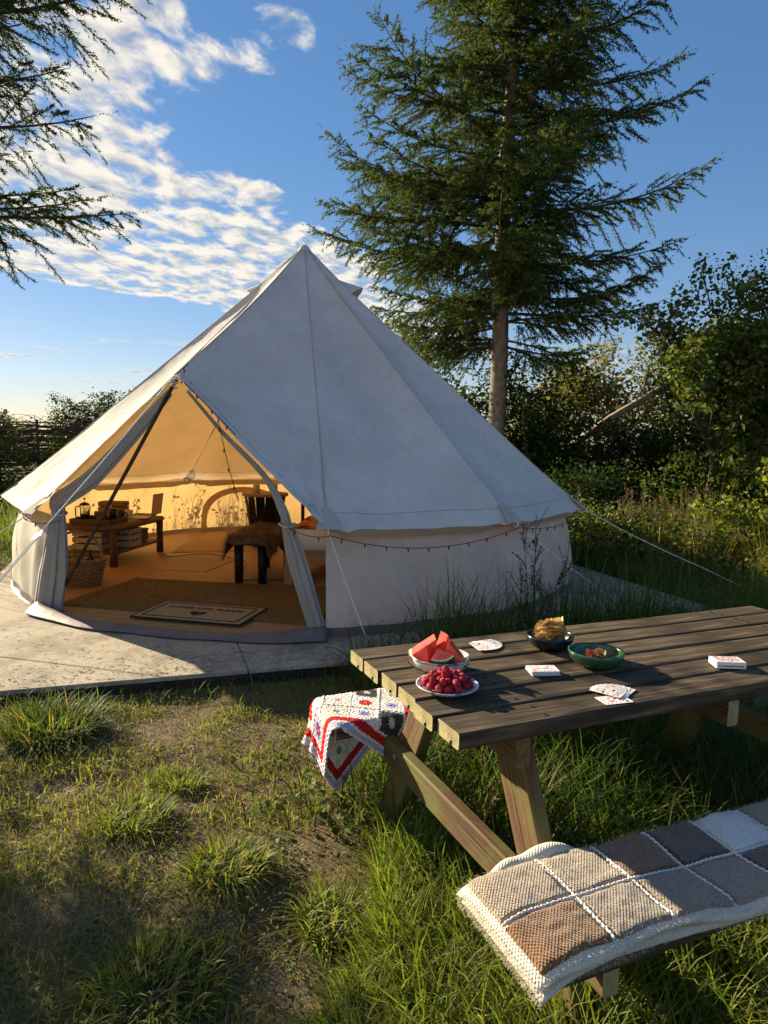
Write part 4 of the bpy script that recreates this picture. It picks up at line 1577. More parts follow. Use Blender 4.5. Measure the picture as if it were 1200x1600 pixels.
# crocheted joining ridges
for vv in (.990,):
    uu = np.linspace(-.03, 1.28, 260)
    z = kz(uu, np.full_like(uu, vv)) + .013
    loc_part('joining_ridge', tube(kloc(uu, vv + .0018 * np.sin(uu * 420), z - .0022 + .0008 * np.cos(uu * 420)), .0034, 6), Y['white'], KN, True)
for k, u0 in enumerate(ulin[1:-1]):
    vv = np.linspace(.845, 1.122, 90)
    uu = u0 + .0016 * np.sin(vv * 420) + .004 * np.sin(vv * 15 + k)
    loc_part('joining_ridge', tube(kloc(uu, vv, kz(uu, vv) + .0105 + .0008 * np.cos(vv * 420)), .0034, 6), Y['white'], KN, True)
# loose wool fuzz
n = 9000
uu = rng.uniform(KU0 + .005, KU1 - .02, n)
fe, ne = kedge(uu); vv = fe + (ne - fe) * rng.random(n) ** .9
Pz = kloc(uu, vv, kz(uu, vv) + .013)
D = rng.normal(0, 1, (n, 3)) + np.array([[0, 0, .9]])
V, F = scatter_template(np.array([[-.00035, 0, 0], [.00035, 0, 0], [.3, .0, .6], [0, .25, 1.]]) * np.array([1, 1, 1]) if False else np.array([[-.00045, 0, 0], [.00045, 0, 0], [0, 0, 1.]]), np.array([[0, 1, 2]]), Pz, frames(D), np.stack([np.ones(n), np.ones(n), rng.uniform(.004, .008, n)], -1))
ob('wool_fuzz', mesh('wool_fuzz', V, F, col=(np.array([[.40, .32, .23]]) * rng.uniform(.6, 1.2, (n, 1))).repeat(3, 0)), DRY, KN, kind='stuff')
# fuzz round the rim
n = 9000
uu = rng.uniform(KU0, KU1, n); fe, ne = kedge(uu); side = rng.random(n) < .55
vv = np.where(side, ne, fe)
endm = rng.random(n) < .18
uu = np.where(endm, KU0, uu); vv = np.where(endm, fe + (ne - fe) * rng.random(n), vv)
Pz = kloc(uu, vv, kz(uu, vv) - rng.uniform(-.01, .03, n))
D = rng.normal(0, .8, (n, 3)) + np.stack([np.where(endm, -1.2, 0), np.where(endm, 0, np.where(side, -1.2, 1.2)), 0 * uu], -1)
V, F = scatter_template(np.array([[-.0005, 0, 0], [.0005, 0, 0], [0, 0, 1.]]), np.array([[0, 1, 2]]), Pz, frames(D), np.stack([np.ones(n), np.ones(n), rng.uniform(.004, .010, n)], -1))
ob('rim_fuzz', mesh('rim_fuzz', V, F, col=(np.array([[.66, .60, .48]]) * rng.uniform(.7, 1.2, (n, 1))).repeat(3, 0)), DRY, KN, kind='stuff')

# ------------------------------------------------------------------ crochet blanket draped on the far bench (small cloth simulation)


def drape(N=43, size=.50, cu=.17, cv=-.325, rot=R_(30), steps=420):
    s = size / (N - 1)
    g = (np.arange(N) - (N - 1) / 2) * s
    A, B = np.meshgrid(g, g, indexing='ij')
    X = np.stack([cu + A * math.cos(rot) - B * math.sin(rot), cv + A * math.sin(rot) + B * math.cos(rot), BZ + .03 + .02 * fbm(np.stack([A, B, A * 0], -1), 9, 2, 6)], -1)
    V = np.zeros_like(X)
    lo = np.array([-.006, -.418, -9]); hi = np.array([PT_L, -.124, BZ + .010])
    dt = .012
    for it in range(steps):
        V[..., 2] -= 9.8 * dt
        V *= .965
        Pn = X + V * dt
        for _ in range(7):
            for (a, b, rest) in (((slice(0, -1), slice(None)), (slice(1, None), slice(None)), s), ((slice(None), slice(0, -1)), (slice(None), slice(1, None)), s),
                                 ((slice(0, -1), slice(0, -1)), (slice(1, None), slice(1, None)), s * 1.4142), ((slice(1, None), slice(0, -1)), (slice(0, -1), slice(1, None)), s * 1.4142),
                                 ((slice(0, -3), slice(None)), (slice(3, None), slice(None)), s * 3), ((slice(None), slice(0, -3)), (slice(None), slice(3, None)), s * 3)):
                d = Pn[b] - Pn[a]
                L = np.linalg.norm(d, axis=-1, keepdims=True) + 1e-9
                k = .16 if rest < 2 * s else .045
                c = d * ((L - rest) / L) * k
                Pn[a] += c; Pn[b] -= c
            ins = np.all((Pn > lo) & (Pn < hi), axis=-1)
            dt_top = hi[2] - Pn[..., 2]; du = Pn[..., 0] - lo[0]; dv0 = Pn[..., 1] - lo[1]; dv1 = hi[1] - Pn[..., 1]
            st = np.stack([dt_top, du, dv0, dv1], -1)
            w = np.argmin(st, -1)
            m = ins & (w == 0); Pn[..., 2] = np.where(m, hi[2], Pn[..., 2])
            Pn[..., 0] = np.where(m, Pn[..., 0] * .35 + X[..., 0] * .65, Pn[..., 0]); Pn[..., 1] = np.where(m, Pn[..., 1] * .35 + X[..., 1] * .65, Pn[..., 1])
            m = ins & (w == 1); Pn[..., 0] = np.where(m, lo[0], Pn[..., 0])
            m = ins & (w == 2); Pn[..., 1] = np.where(m, lo[1], Pn[..., 1])
            m = ins & (w == 3); Pn[..., 1] = np.where(m, hi[1], Pn[..., 1])
        V = (Pn - X) / dt
        X = Pn
    return X


DX = drape()
NG = DX.shape[0]
CRO = empty('crochet_blanket', (*tw_(.10, -.28), BZ), TY, 'colourful red, white and lilac crochet granny square blanket on the far bench end', 'blanket')
CC0 = np.array([.10, -.28])
DL = np.stack([DX[..., 0] - CC0[0], -(DX[..., 1] - CC0[1]), DX[..., 2] - BZ], -1)
# upsample bilinearly x3 for stitch relief
q = np.linspace(0, NG - 1, (NG - 1) * 3 + 1)
i0 = np.minimum(q.astype(int), NG - 2); fr_ = q - i0


def ups(A):
    A1 = A[i0] * (1 - fr_)[:, None, None] + A[i0 + 1] * fr_[:, None, None]
    return A1[:, i0] * (1 - fr_)[None, :, None] + A1[:, i0 + 1] * fr_[None, :, None]


DU = ups(DL)
for _ in range(3):                                   # relax the facets
    DU[1:-1, 1:-1] = (DU[1:-1, 1:-1] * 2 + DU[:-2, 1:-1] + DU[2:, 1:-1] + DU[1:-1, :-2] + DU[1:-1, 2:]) / 6
NU = DU.shape[0]
nrm = np.cross(np.gradient(DU, axis=0), np.gradient(DU, axis=1)); nrm /= np.linalg.norm(nrm, axis=-1, keepdims=True) + 1e-9
if nrm[..., 2].mean() < 0:
    nrm = -nrm
ss = np.linspace(0, 1, NU)
SA, SB = np.meshgrid(ss, ss, indexing='ij')
DU = DU + nrm * (.006 + .0016 * np.sin(SA * 150) * np.sin(SB * 150) + .0003 * rng.normal(0, 1, (NU, NU)))[..., None]


def crochet(name, centre, mid, ground, outline):
    """granny square: petalled flower, ground and outline, from in-square coordinates stored per point"""
    M = Mat(name)
    at = M.coord('uvp', (1, 1, 1))
    sp = M.n('ShaderNodeSeparateXYZ'); M.l(at, sp.inputs[0])
    x, y = sp.outputs[0], sp.outputs[1]
    r = M.mth('SQRT', M.mth('ADD', M.mth('MULTIPLY', x, x), M.mth('MULTIPLY', y, y)))
    ang = M.mth('ARCTAN2', y, x)
    pet = M.mth('MULTIPLY', M.mth('ABSOLUTE', M.mth('SINE', M.mth('MULTIPLY', ang, 6.))), .13)
    wob = M.mth('ADD', r, pet)
    sq = M.mth('MAXIMUM', M.mth('ABSOLUTE', x), M.mth('ABSOLUTE', y))
    zig = M.mth('MULTIPLY', M.mth('SINE', M.mth('MULTIPLY', M.mth('ADD', x, y), 34.)), .045)
    c = M.ramp(wob, [(.0, (.75, .70, .60)), (.13, centre), (.34, mid), (.58, ground)], 'CONSTANT')
    edge = M.mth('GREATER_THAN', M.mth('ADD', sq, zig), .82)
    c = M.mix(edge, c, outline)
    ho = M.n('ShaderNodeTexVoronoi'); M.l(M.coord('Object'), ho.inputs['Vector']); ho.inputs['Scale'].default_value = 125
    c = M.mix(M.ramp(ho.outputs['Distance'], [(.5, (0, 0, 0)), (.8, (.3, .3, .3))]), c, (.14, .09, .09))
    M.base(c); M.rough(.95, .05)
    M.bump(M.mth('MULTIPLY', ho.outputs['Distance'], -1.), .7, .005)
    return M.m


WH = (.78, .74, .70); RED = (.52, .018, .022); LIL = (.45, .44, .62)
CM = [crochet('granny_red_flower', RED, RED, WH, WH), crochet('granny_blue', (.12, .16, .50), LIL, WH, WH), crochet('granny_plum', (.40, .02, .06), (.16, .05, .20), LIL, WH),
      crochet('granny_green', (.03, .22, .10), WH, (.70, .64, .52), WH), crochet('granny_charcoal', (.62, .55, .38), (.045, .05, .06), (.05, .055, .065), WH),
      crochet('granny_peach', (.70, .30, .22), WH, WH, (.72, .70, .68))]
SEAMR = crochet('crochet_red_band', RED, RED, RED, RED)
M = Mat('crochet_border')
at = M.coord('uvp'); sp = M.n('ShaderNodeSeparateXYZ'); M.l(at, sp.inputs[0])
dist = sp.outputs[0]; along = sp.outputs[1]
tri = M.mth('MULTIPLY', M.mth('PINGPONG', along, .006), .8)
bandv = M.mth('ADD', dist, tri)
c = M.ramp(M.mth('DIVIDE', bandv, .085), [(.0, (.74, .66, .70)), (.13, LIL), (.30, WH), (.40, RED), (.70, (.55, .03, .04)), (.78, WH)], 'CONSTANT')
ho = M.n('ShaderNodeTexVoronoi'); M.l(M.coord('Object'), ho.inputs['Vector']); ho.inputs['Scale'].default_value = 125
c = M.mix(M.ramp(ho.outputs['Distance'], [(.5, (0, 0, 0)), (.8, (.3, .3, .3))]), c, (.14, .08, .09))
M.base(c); M.rough(.95, .05); M.bump(M.mth('MULTIPLY', ho.outputs['Distance'], -1.), .7, .005)
BORD = M.m
sz_ = .50
bw = 15                                             # border width in grid cells
def sub(i0_, i1, j0, j1):
    P = DU[i0_:i1 + 1, j0:j1 + 1]
    a, b = P.shape[:2]
    I = np.arange(a - 1)[:, None]; J = np.arange(b - 1)[None]
    F = np.stack(np.broadcast_arrays(I * b + J, (I + 1) * b + J, (I + 1) * b + J + 1, I * b + J + 1), -1).reshape(-1, 4)
    return P.reshape(-1, 3), F, a, b


def thick(o):
    md = o.modifiers.new('thick', 'SOLIDIFY'); md.thickness = .006; md.offset = -1
    return o


cells = 4
edges_ = np.linspace(bw, NU - 1 - bw, cells + 1).round().astype(int)
pat = [[3, 5, 0, 2], [0, 1, 5, 3], [2, 4, 0, 1], [5, 3, 1, 4]]
for a in range(cells):
    for b in range(cells):
        V, F, na, nb = sub(edges_[a], edges_[a + 1], edges_[b], edges_[b + 1])
        uu, vv = np.meshgrid(np.linspace(-1, 1, na), np.linspace(-1, 1, nb), indexing='ij')
        m_ = CM[pat[a][b]]
        thick(ob('granny_square', mesh('granny_square', V, F, uv=np.stack([uu.ravel(), vv.ravel()], -1), smooth=True), m_, CRO))
# red bands between squares
for k in (1, 3):
    e_ = edges_[k]
    for rowwise in (0, 1):
        if rowwise and k == 1:
            continue
        P = DU[e_, bw:NU - bw] if not rowwise else DU[bw:NU - bw, e_]
        Nn_ = nrm[e_, bw:NU - bw] if not rowwise else nrm[bw:NU - bw, e_]
        wv = np.arange(len(P))
        ob('red_band', mesh('red_band', *tube(P + Nn_ * (.0015 + .0012 * np.sin(wv * 1.6))[:, None], .0075, 6), uv=np.zeros((len(P) * 6, 2)), smooth=True), SEAMR, CRO)
# border strips (four sides)
hstep = sz_ / (NU - 1)
for side_ in range(4):
    if side_ == 0: rg = (0, bw, 0, NU - 1)
    elif side_ == 1: rg = (NU - 1 - bw, NU - 1, 0, NU - 1)
    elif side_ == 2: rg = (bw, NU - 1 - bw, 0, bw)
    else: rg = (bw, NU - 1 - bw, NU - 1 - bw, NU - 1)
    V, F, na, nb = sub(*rg)
    I, J = np.meshgrid(np.arange(rg[0], rg[1] + 1), np.arange(rg[2], rg[3] + 1), indexing='ij')
    dd = np.minimum(np.minimum(I, NU - 1 - I), np.minimum(J, NU - 1 - J)) * hstep
    al = np.where(side_ < 2, J, I) * hstep
    thick(ob('border_strip', mesh('border_strip', V, F, uv=np.stack([dd.ravel(), al.ravel()], -1), smooth=True), BORD, CRO))

# ------------------------------------------------------------------ things on the picnic table
TZP = TOPZ + .0005


def on_table(name, p, label, cat, rz=0, group=None, dz=0.):
    return empty(name, (p[0], p[1], TZP + dz), rz, label, cat, group)


def bowl_prof(r, h, foot, th):
    P = [(0, .004), (foot, .004), (foot, 0), (foot + .003, 0)]
    outer = [(foot + .003 + (r - foot - .003) * math.sin(t * math.pi / 2) ** .9, h * (1 - math.cos(t * math.pi / 2)) ** .9 + .003) for t in np.linspace(.08, 1, 10)]
    P += outer + [(r, h + .003), (r - th * .3, h + .005), (r - th, h + .003)]
    P += [(max(x - th, 0), z + th * .9) for x, z in outer[::-1][1:]] + [(0, th + .005)]
    return P


def ceramic(name, c1, c2, rough=.22, sc=30, lo=.45, hi=.55):
    M = Mat(name)
    f = M.noise(M.coord('Object'), sc, 3, .5)
    M.base(M.ramp(f, [(lo, c1), (hi, c2)])); M.rough(rough, .5)
    return M.m


BWL = ceramic('pale_glazed_bowl', (.55, .54, .50), (.68, .67, .63))
mc = np.array([.182, 2.075])
mb = on_table('bowl', mc, 'pale round bowl holding watermelon wedges near the table end', 'bowl')
loc_part('bowl_body', lathe(bowl_prof(.090, .042, .045, .005), 48), BWL, mb, True)
RIM = ceramic('green_blue_band', (.09, .14, .14), (.40, .44, .42), .25, 55)
loc_part('rim_band', lathe([(.0895, .0395), (.0912, .0425), (.0912, .0462), (.0895, .0475)], 48), RIM, mb, True)
# watermelon wedges
M = Mat('watermelon_flesh'); v = M.coord('Object')
f = M.noise(v, 60, 5, .7); f2 = M.noise(v, 14, 3, .5)
c = M.ramp(f, [(.3, (.60, .055, .038)), (.7, (.78, .125, .085))])
M.base(M.mix(M.ramp(f2, [(.4, (0, 0, 0)), (.7, (.25, .25, .25))]), c, (.85, .18, .11)))
M.rough(.25, .5); M.bump(f, .3, .002); M.b.inputs['Subsurface Weight'].default_value = .25
M.b.inputs['Subsurface Radius'].default_value = (.02, .006, .004); M.b.inputs['Subsurface Scale'].default_value = .5
FLESH = M.m
RINDW = plain('pale_rind', (.62, .62, .36), .4)
M = Mat('melon_skin'); v = M.coord('Object')
M.base(M.ramp(M.noise(v, 40, 3, .5, 1.), [(.45, (.012, .05, .012)), (.58, (.07, .17, .05))])); M.rough(.3, .5)
SKIN = M.m


def sector(r0, r1, a, th, n=12):
    t = np.linspace(-a / 2, a / 2, n)
    if r0 < 1e-6:
        ring = np.concatenate([[[0, 0]], np.stack([r1 * np.sin(t), -r1 * np.cos(t)], -1)])
        m = len(ring)
        V = np.concatenate([np.c_[ring[:, 0], np.full(m, -th / 2), ring[:, 1]], np.c_[ring[:, 0], np.full(m, th / 2), ring[:, 1]]])
        F = [tuple(range(m)), tuple(range(m, 2 * m))[::-1]] + [(q, m + q, m + (q + 1) % m, (q + 1) % m) for q in range(m)]
        return V, F
    A = np.stack([r0 * np.sin(t), -r0 * np.cos(t)], -1); B = np.stack([r1 * np.sin(t), -r1 * np.cos(t)], -1)
    ring = np.concatenate([A, B[::-1]]); m = len(ring)
    V = np.concatenate([np.c_[ring[:, 0], np.full(m, -th / 2), ring[:, 1]], np.c_[ring[:, 0], np.full(m, th / 2), ring[:, 1]]])
    F = []
    for q in range(n - 1):
        F.append((q, q + 1, m - 2 - q, m - 1 - q)); F.append((m + q, m + m - 1 - q, m + m - 2 - q, m + q + 1))
    F += [(q, m + q, m + (q + 1) % m, (q + 1) % m) for q in range(m)]
    return V, F


# (offset in bowl, height of tip, rotations, opening angle, thickness, radius, label)
WEDGES = [((-.018, .022, .108), (R_(8), R_(24), R_(8)), R_(60), .034, .098, 'broad watermelon wedge with rind facing left at the back of the bowl'),
          ((.012, .030, .118), (R_(4), R_(-6), R_(28)), R_(46), .032, .096, 'tall pointed watermelon wedge in the middle of the bowl'),
          ((.026, -.008, .104), (R_(-10), R_(-16), R_(-18)), R_(54), .034, .090, 'pointed red watermelon wedge at the right of the bowl'),
          ((-.012, -.026, .062), (R_(-66), R_(-6), R_(14)), R_(84), .046, .058, 'small watermelon piece with dark rind facing front in the bowl'),
          ((-.040, -.010, .092), (R_(-10), R_(16), R_(-25)), R_(54), .030, .080, 'watermelon wedge leaning on the left rim of the bowl')]
for (ox, oy, oz), (rx, ry, rz), a, th_, r, lab in WEDGES:
    w = empty('watermelon_wedge', (mc[0] + ox, mc[1] + oy, TZP + oz - .010), 0, lab, 'watermelon', 'watermelon wedges in the bowl')
    w.rotation_euler = (rx, ry, rz)
    o = loc_part('flesh', sector(0, r * .87, a, th_ * 1.25), FLESH, w)
    o = loc_part('rind', sector(r * .871, r * .955, a, th_ * 1.25), RINDW, w)
    o = loc_part('skin', sector(r * .956, r, a, th_ * 1.25), SKIN, w)

# plate of raspberries
RP = ceramic('white_patterned_plate', (.18, .20, .30), (.72, .72, .72), .25, 55, .40, .5)
rc = np.array([.187, 1.895])
pl_ = on_table('plate', rc, 'small white patterned plate heaped with raspberries', 'plate')
loc_part('plate_body', lathe([(0, .003), (.045, .003), (.046, 0), (.05, 0), (.055, .004), (.078, .013), (.0875, .020), (.0885, .0225), (.086, .0225), (.074, .0165), (.05, .009), (0, .009)], 48), RP, pl_, True)


def berry_mesh(seed):
    r = np.random.default_rng(seed)
    nu, nv2 = 36, 24
    th = np.linspace(0, 2 * np.pi, nu, endpoint=False); ph = np.linspace(.02, math.pi - .02, nv2)
    TH, PH = np.meshgrid(th, ph, indexing='ij')
    D = np.stack([np.sin(PH) * np.cos(TH), np.sin(PH) * np.sin(TH), np.cos(PH)], -1).reshape(-1, 3)
    k = np.arange(46) + .5
    pp = np.arccos(1 - 2 * k / 46); tt2 = math.pi * (1 + 5 ** .5) * k
    C = np.stack([np.sin(pp) * np.cos(tt2), np.sin(pp) * np.sin(tt2), np.cos(pp)], -1)
    C += r.normal(0, .04, C.shape); C /= np.linalg.norm(C, axis=1, keepdims=True)
    d = np.sqrt(np.maximum(2 - 2 * (D @ C.T).max(1), 0))
    bump = np.sqrt(np.maximum(1 - (d / .27) ** 2, 0))
    V = D * (.80 + .24 * bump)[:, None] * np.array([.0105, .0105, .0128]) * np.array([[1, 1, 1]])
    V[:, :2] *= (1 - .16 * (D[:, 2:3]))
    F = []
    i = np.arange(nu)[:, None]; j = np.arange(nv2 - 1)[None]; i2 = (i + 1) % nu
    F = np.stack(np.broadcast_arrays(i * nv2 + j, i * nv2 + j + 1, i2 * nv2 + j + 1, i2 * nv2 + j), -1).reshape(-1, 4)
    me = mesh('raspberry', V, F, smooth=True)
    return me


M = Mat('raspberry_skin'); v = M.coord('Object')
oi = M.n('ShaderNodeObjectInfo').outputs['Random']
c = M.ramp(oi, [(0, (.27, .010, .024)), (.5, (.42, .022, .040)), (1, (.55, .05, .07))])
M.base(c); M.rough(.62, .22); M.b.inputs['Subsurface Weight'].default_value = .2; M.b.inputs['Subsurface Radius'].default_value = (.006, .001, .001)
RAS = M.m
bm_ = [berry_mesh(k) for k in range(3)]
for b in bm_:
    b.materials.append(RAS)
spots = []
for ring_r, nn_, z in ((.062, 14, .026), (.041, 10, .022), (.018, 5, .021), (.048, 10, .041), (.028, 7, .039), (.008, 2, .040), (.016, 3, .054)):
    for q in range(nn_):
        a = q * 2 * np.pi / nn_ + z * 77
        spots.append((ring_r * math.cos(a) + rng.normal(0, .002), ring_r * math.sin(a) + rng.normal(0, .002), z + rng.normal(0, .0012)))
for k, (x, y, z) in enumerate(spots):
    o = bpy.data.objects.new('raspberry', bm_[k % 3]); COL.objects.link(o)
    o.location = (rc[0] + x, rc[1] + y, TZP + z); o.rotation_euler = (rng.uniform(-1.6, 1.6), rng.uniform(-1.6, 1.6), rng.uniform(0, 6))
    s = rng.uniform(.92, 1.12); o.scale = (s, s, s)
    tag(o, 'red raspberry in the heap on the small white plate', 'raspberry', 'raspberries on the plate')


# crisps
def crisp_mesh(seed, r=.026, th=.0016):
    g_ = np.random.default_rng(seed)
    n_, m_ = 22, 6
    V = []
    a1, a2, ph = g_.uniform(6, 15), g_.uniform(-14, 14), g_.uniform(0, 6)
    for k in range(m_):
        rr = r * k / (m_ - 1)
        for q in range(n_):
            t = q * 2 * np.pi / n_
            rim = 1 + .07 * math.sin(3 * t + ph) + .04 * math.sin(7 * t + ph * 2)
            x, y = rr * rim * math.cos(t), rr * rim * .86 * math.sin(t)
            V.append((x, y, a1 * x * x + a2 * x * y - a1 * .55 * y * y + .0014 * math.sin(x * 400 + ph) * math.sin(y * 330)))
    V = np.array(V)
    i = np.arange(m_ - 1)[:, None]; j = np.arange(n_)[None]; j2 = (j + 1) % n_
    F = np.stack(np.broadcast_arrays(i * n_ + j, (i + 1) * n_ + j, (i + 1) * n_ + j2, i * n_ + j2), -1).reshape(-1, 4)
    return mesh('crisp', V, F, smooth=True)


def crisp_mat(name, c1, c2):
    M = Mat(name)
    f = M.noise(M.coord('Object'), 55, 5, .7)
    M.base(M.ramp(f, [(.35, c1), (.6, c2)])); M.rough(.5, .35); M.bump(f, .4, .002)
    tr = M.n('ShaderNodeBsdfTranslucent'); tr.inputs[0].default_value = (*c2, 1)
    mx = M.n('ShaderNodeMixShader'); mx.inputs[0].default_value = .3
    M.l(M.b.outputs[0], mx.inputs[1]); M.l(tr.outputs[0], mx.inputs[2]); M.l(mx.outputs[0], M.out.inputs['Surface'])
    return M.m


DKB_ = ceramic('black_glazed_bowl', (.010, .012, .014), (.020, .022, .024), .2)
GRB = ceramic('green_glazed_bowl', (.014, .062, .026), (.028, .105, .042), .18, 12, .3, .7)


def crisp_bowl(c, r, h, mat, label, meshes, mats_, n_, lab, group, zb, spread, rimm=None):
    b = on_table('bowl', c, label, 'bowl')
    loc_part('bowl_body', lathe(bowl_prof(r, h, r * .5, .0045), 48), mat, b, True)
    if rimm:
        loc_part('rim_band', lathe([(r - .001, h), (r + .0012, h + .002), (r + .0012, h + .0055), (r - .003, h + .0065)], 48), rimm, b, True)
    k = 0
    for q in range(n_):
        lay = q / n_
        rad = spread * min(1., .35 + lay * 1.6) * (1 - lay * .6) * math.sqrt(rng.random()); a = rng.uniform(0, 6.28)
        me = meshes[q % len(meshes)]
        o = bpy.data.objects.new('crisp', me); COL.objects.link(o)
        o.location = (c[0] + rad * math.cos(a), c[1] + rad * math.sin(a), TZP + zb[0] + (zb[1] - zb[0]) * lay)
        o.rotation_euler = (rng.uniform(-.9, .9), rng.uniform(-.9, .9), rng.uniform(0, 6.3))
        s_ = rng.uniform(.8, 1.15); o.scale = (s_, s_, s_)
        tag(o, lab, 'crisp', group)
    return b


def make_crisps(mats_, r):
    out = []
    for k, m_ in enumerate(mats_):
        for s_ in range(2):
            me = crisp_mesh(k * 5 + s_, r); me.materials.append(m_); out.append(me)
    return out


c1m = make_crisps([crisp_mat('potato_crisp', (.50, .30, .085), (.72, .52, .20)), crisp_mat('browned_crisp', (.42, .24, .07), (.66, .46, .18))], .031)
crisp_bowl(np.array([.575, 2.325]), .080, .044, DKB_, 'black bowl heaped with golden crisps at the back of the table', c1m, None, 38,
           'golden potato crisp in the black bowl', 'crisps in the black bowl', (.024, .084), .062)
c2m = make_crisps([crisp_mat('beetroot_crisp', (.13, .022, .018), (.30, .07, .035)), crisp_mat('sweet_potato_crisp', (.48, .17, .035), (.62, .28, .08)), crisp_mat('parsnip_crisp', (.42, .32, .16), (.6, .5, .3))], .019)
crisp_bowl(np.array([.680, 2.150]), .086, .042, GRB, 'dark green glazed bowl with a few vegetable crisps', c2m, None, 20,
           'red brown vegetable crisp in the green bowl', 'crisps in the green bowl', (.014, .040), .046, ceramic('green_rim', (.03, .10, .045), (.06, .18, .085), .2))

# playing cards


def card_mat(name, seed):
    M = Mat(name)
    g_ = M.coord('Object')
    sp = M.n('ShaderNodeSeparateXYZ'); M.l(g_, sp.inputs[0])
    inx = M.mth('LESS_THAN', M.mth('ABSOLUTE', sp.outputs[0]), .0245); iny = M.mth('LESS_THAN', M.mth('ABSOLUTE', sp.outputs[1]), .037)
    ins = M.mth('MULTIPLY', inx, iny)
    rnd = M.n('ShaderNodeObjectInfo').outputs['Random']
    cv = M.n('ShaderNodeCombineXYZ'); M.l(M.mth('MULTIPLY', rnd, 50), cv.inputs[2])
    ad = M.n('ShaderNodeVectorMath', operation='ADD'); M.l(g_, ad.inputs[0]); M.l(cv.outputs[0], ad.inputs[1])
    f = M.noise(ad.outputs[0], 60 + seed, 1, .5, .6)
    art = M.ramp(f, [(0, (.012, .012, .02)), (.36, (.85, .84, .82)), (.53, (.62, .03, .03)), (.585, (.85, .84, .82)), (.64, (.70, .45, .10)), (.68, (.85, .84, .82))], 'CONSTANT')
    M.base(M.mix(ins, (.85, .84, .82), art)); M.rough(.35, .4)
    return M.m


CARD = card_mat('printed_card', 0)


def card_mesh():
    w, l, r = .0285, .044, .003
    pts = []
    for sx, sy, a0 in ((1, 1, 0), (-1, 1, 90), (-1, -1, 180), (1, -1, 270)):
        for a in (0, 30, 60, 90):
            pts.append((sx * (w - r) + r * math.cos(R_(a0 + a)), sy * (l - r) + r * math.sin(R_(a0 + a))))
    n_ = len(pts)
    V = [(x, y, .00022) for x, y in pts] + [(x, y, -.00022) for x, y in pts]
    F = [tuple(range(n_)), tuple(range(n_, 2 * n_))[::-1]] + [(q, n_ + q, n_ + (q + 1) % n_, (q + 1) % n_) for q in range(n_)]
    me = mesh('playing_card', V, F); me.materials.append(CARD)
    return me


CMESH = card_mesh()


def card(p, z, rz, lab, group, tilt=(0, 0)):
    o = bpy.data.objects.new('playing_card', CMESH); COL.objects.link(o)
    o.location = (p[0], p[1], TZP + z); o.rotation_euler = (tilt[0], tilt[1], rz)
    return tag(o, lab, 'playing card', group)


# fan nearest the camera
fp = tw_(.545, .66)
for k in range(8):
    a = TY + R_(-62 + k * 13)
    d = np.array([math.cos(a + math.pi / 2), math.sin(a + math.pi / 2)])
    card(fp + d * .035 + np.array([.012, -.004]) * (k * .12), .0006 + k * .0006, a, 'playing card in the spread fan nearest the table edge', 'cards fanned at the near edge', (R_(.5), 0))
card(fp + TVv * .025 + TU * -.030, .0004, TY + R_(84), 'single playing card half under the near fan of cards', 'cards fanned at the near edge')
# fan behind the melon bowl
fp = tw_(.425, .105)
for k in range(9):
    a = TY + R_(96 - k * 13)
    d = np.array([math.cos(a + math.pi / 2), math.sin(a + math.pi / 2)])
    card(fp - d * .040, .0006 + k * .0006, a, 'playing card in the fan lying behind the watermelon bowl', 'cards fanned behind the melon bowl')
# stack
sp0 = np.array([.492, 2.062])
for k in range(24):
    card(sp0 + rng.normal(0, .0010, 2) + (np.array([.004, .002]) if k < 8 else 0), .0004 + k * .00062, TY + R_(72) + rng.normal(0, .03), 'playing card in the square stack mid table', 'stack of playing cards')
# card box
M = Mat('card_box_print'); v = M.coord('Object')
sp = M.n('ShaderNodeSeparateXYZ'); M.l(v, sp.inputs[0])
topf = M.mth('GREATER_THAN', sp.outputs[2], .0215)
ins = M.mth('MULTIPLY', M.mth('LESS_THAN', M.mth('ABSOLUTE', sp.outputs[0]), .026), M.mth('LESS_THAN', M.mth('ABSOLUTE', sp.outputs[1]), .038))
f = M.noise(v, 62, 1, .5, .7)
art = M.ramp(f, [(0, (.02, .02, .03)), (.38, (.82, .80, .76)), (.50, (.55, .06, .05)), (.57, (.82, .80, .76)), (.63, (.55, .35, .12)), (.69, (.82, .8, .76))], 'CONSTANT')
M.base(M.mix(M.mth('MULTIPLY', topf, ins), (.82, .81, .78), art)); M.rough(.35, .4)
cbx = on_table('card_box', np.array([1.105, 2.165]), 'white printed playing card box at the right of the table', 'box', TY + R_(64))
loc_part('box_body', cbox((0, 0, .011), (.062, .092, .0215), .0012), M.m, cbx)
loc_part('tuck_flap', cbox((0, .0462, .012), (.054, .0012, .017), .0003), plain('box_flap', (.72, .71, .69), .4), cbx)
# line of tiny print on the side panel: short dark dashes
INK = plain('dark_blue_ink', (.02, .025, .07), .5)
x_ = -.038
parts_ = []
while x_ < .036:
    w_ = rng.choice([.0018, .0026, .0034])
    parts_.append(cbox((.0312, x_ + w_ / 2, .0085), (.0005, w_, .0042), .0001)); parts_.append(cbox((-.0312, x_ + w_ / 2, .0085), (.0005, w_, .0042), .0001))
    x_ += w_ + rng.choice([.0009, .0009, .0022])
loc_part('side_print', join(parts_), INK, cbx)
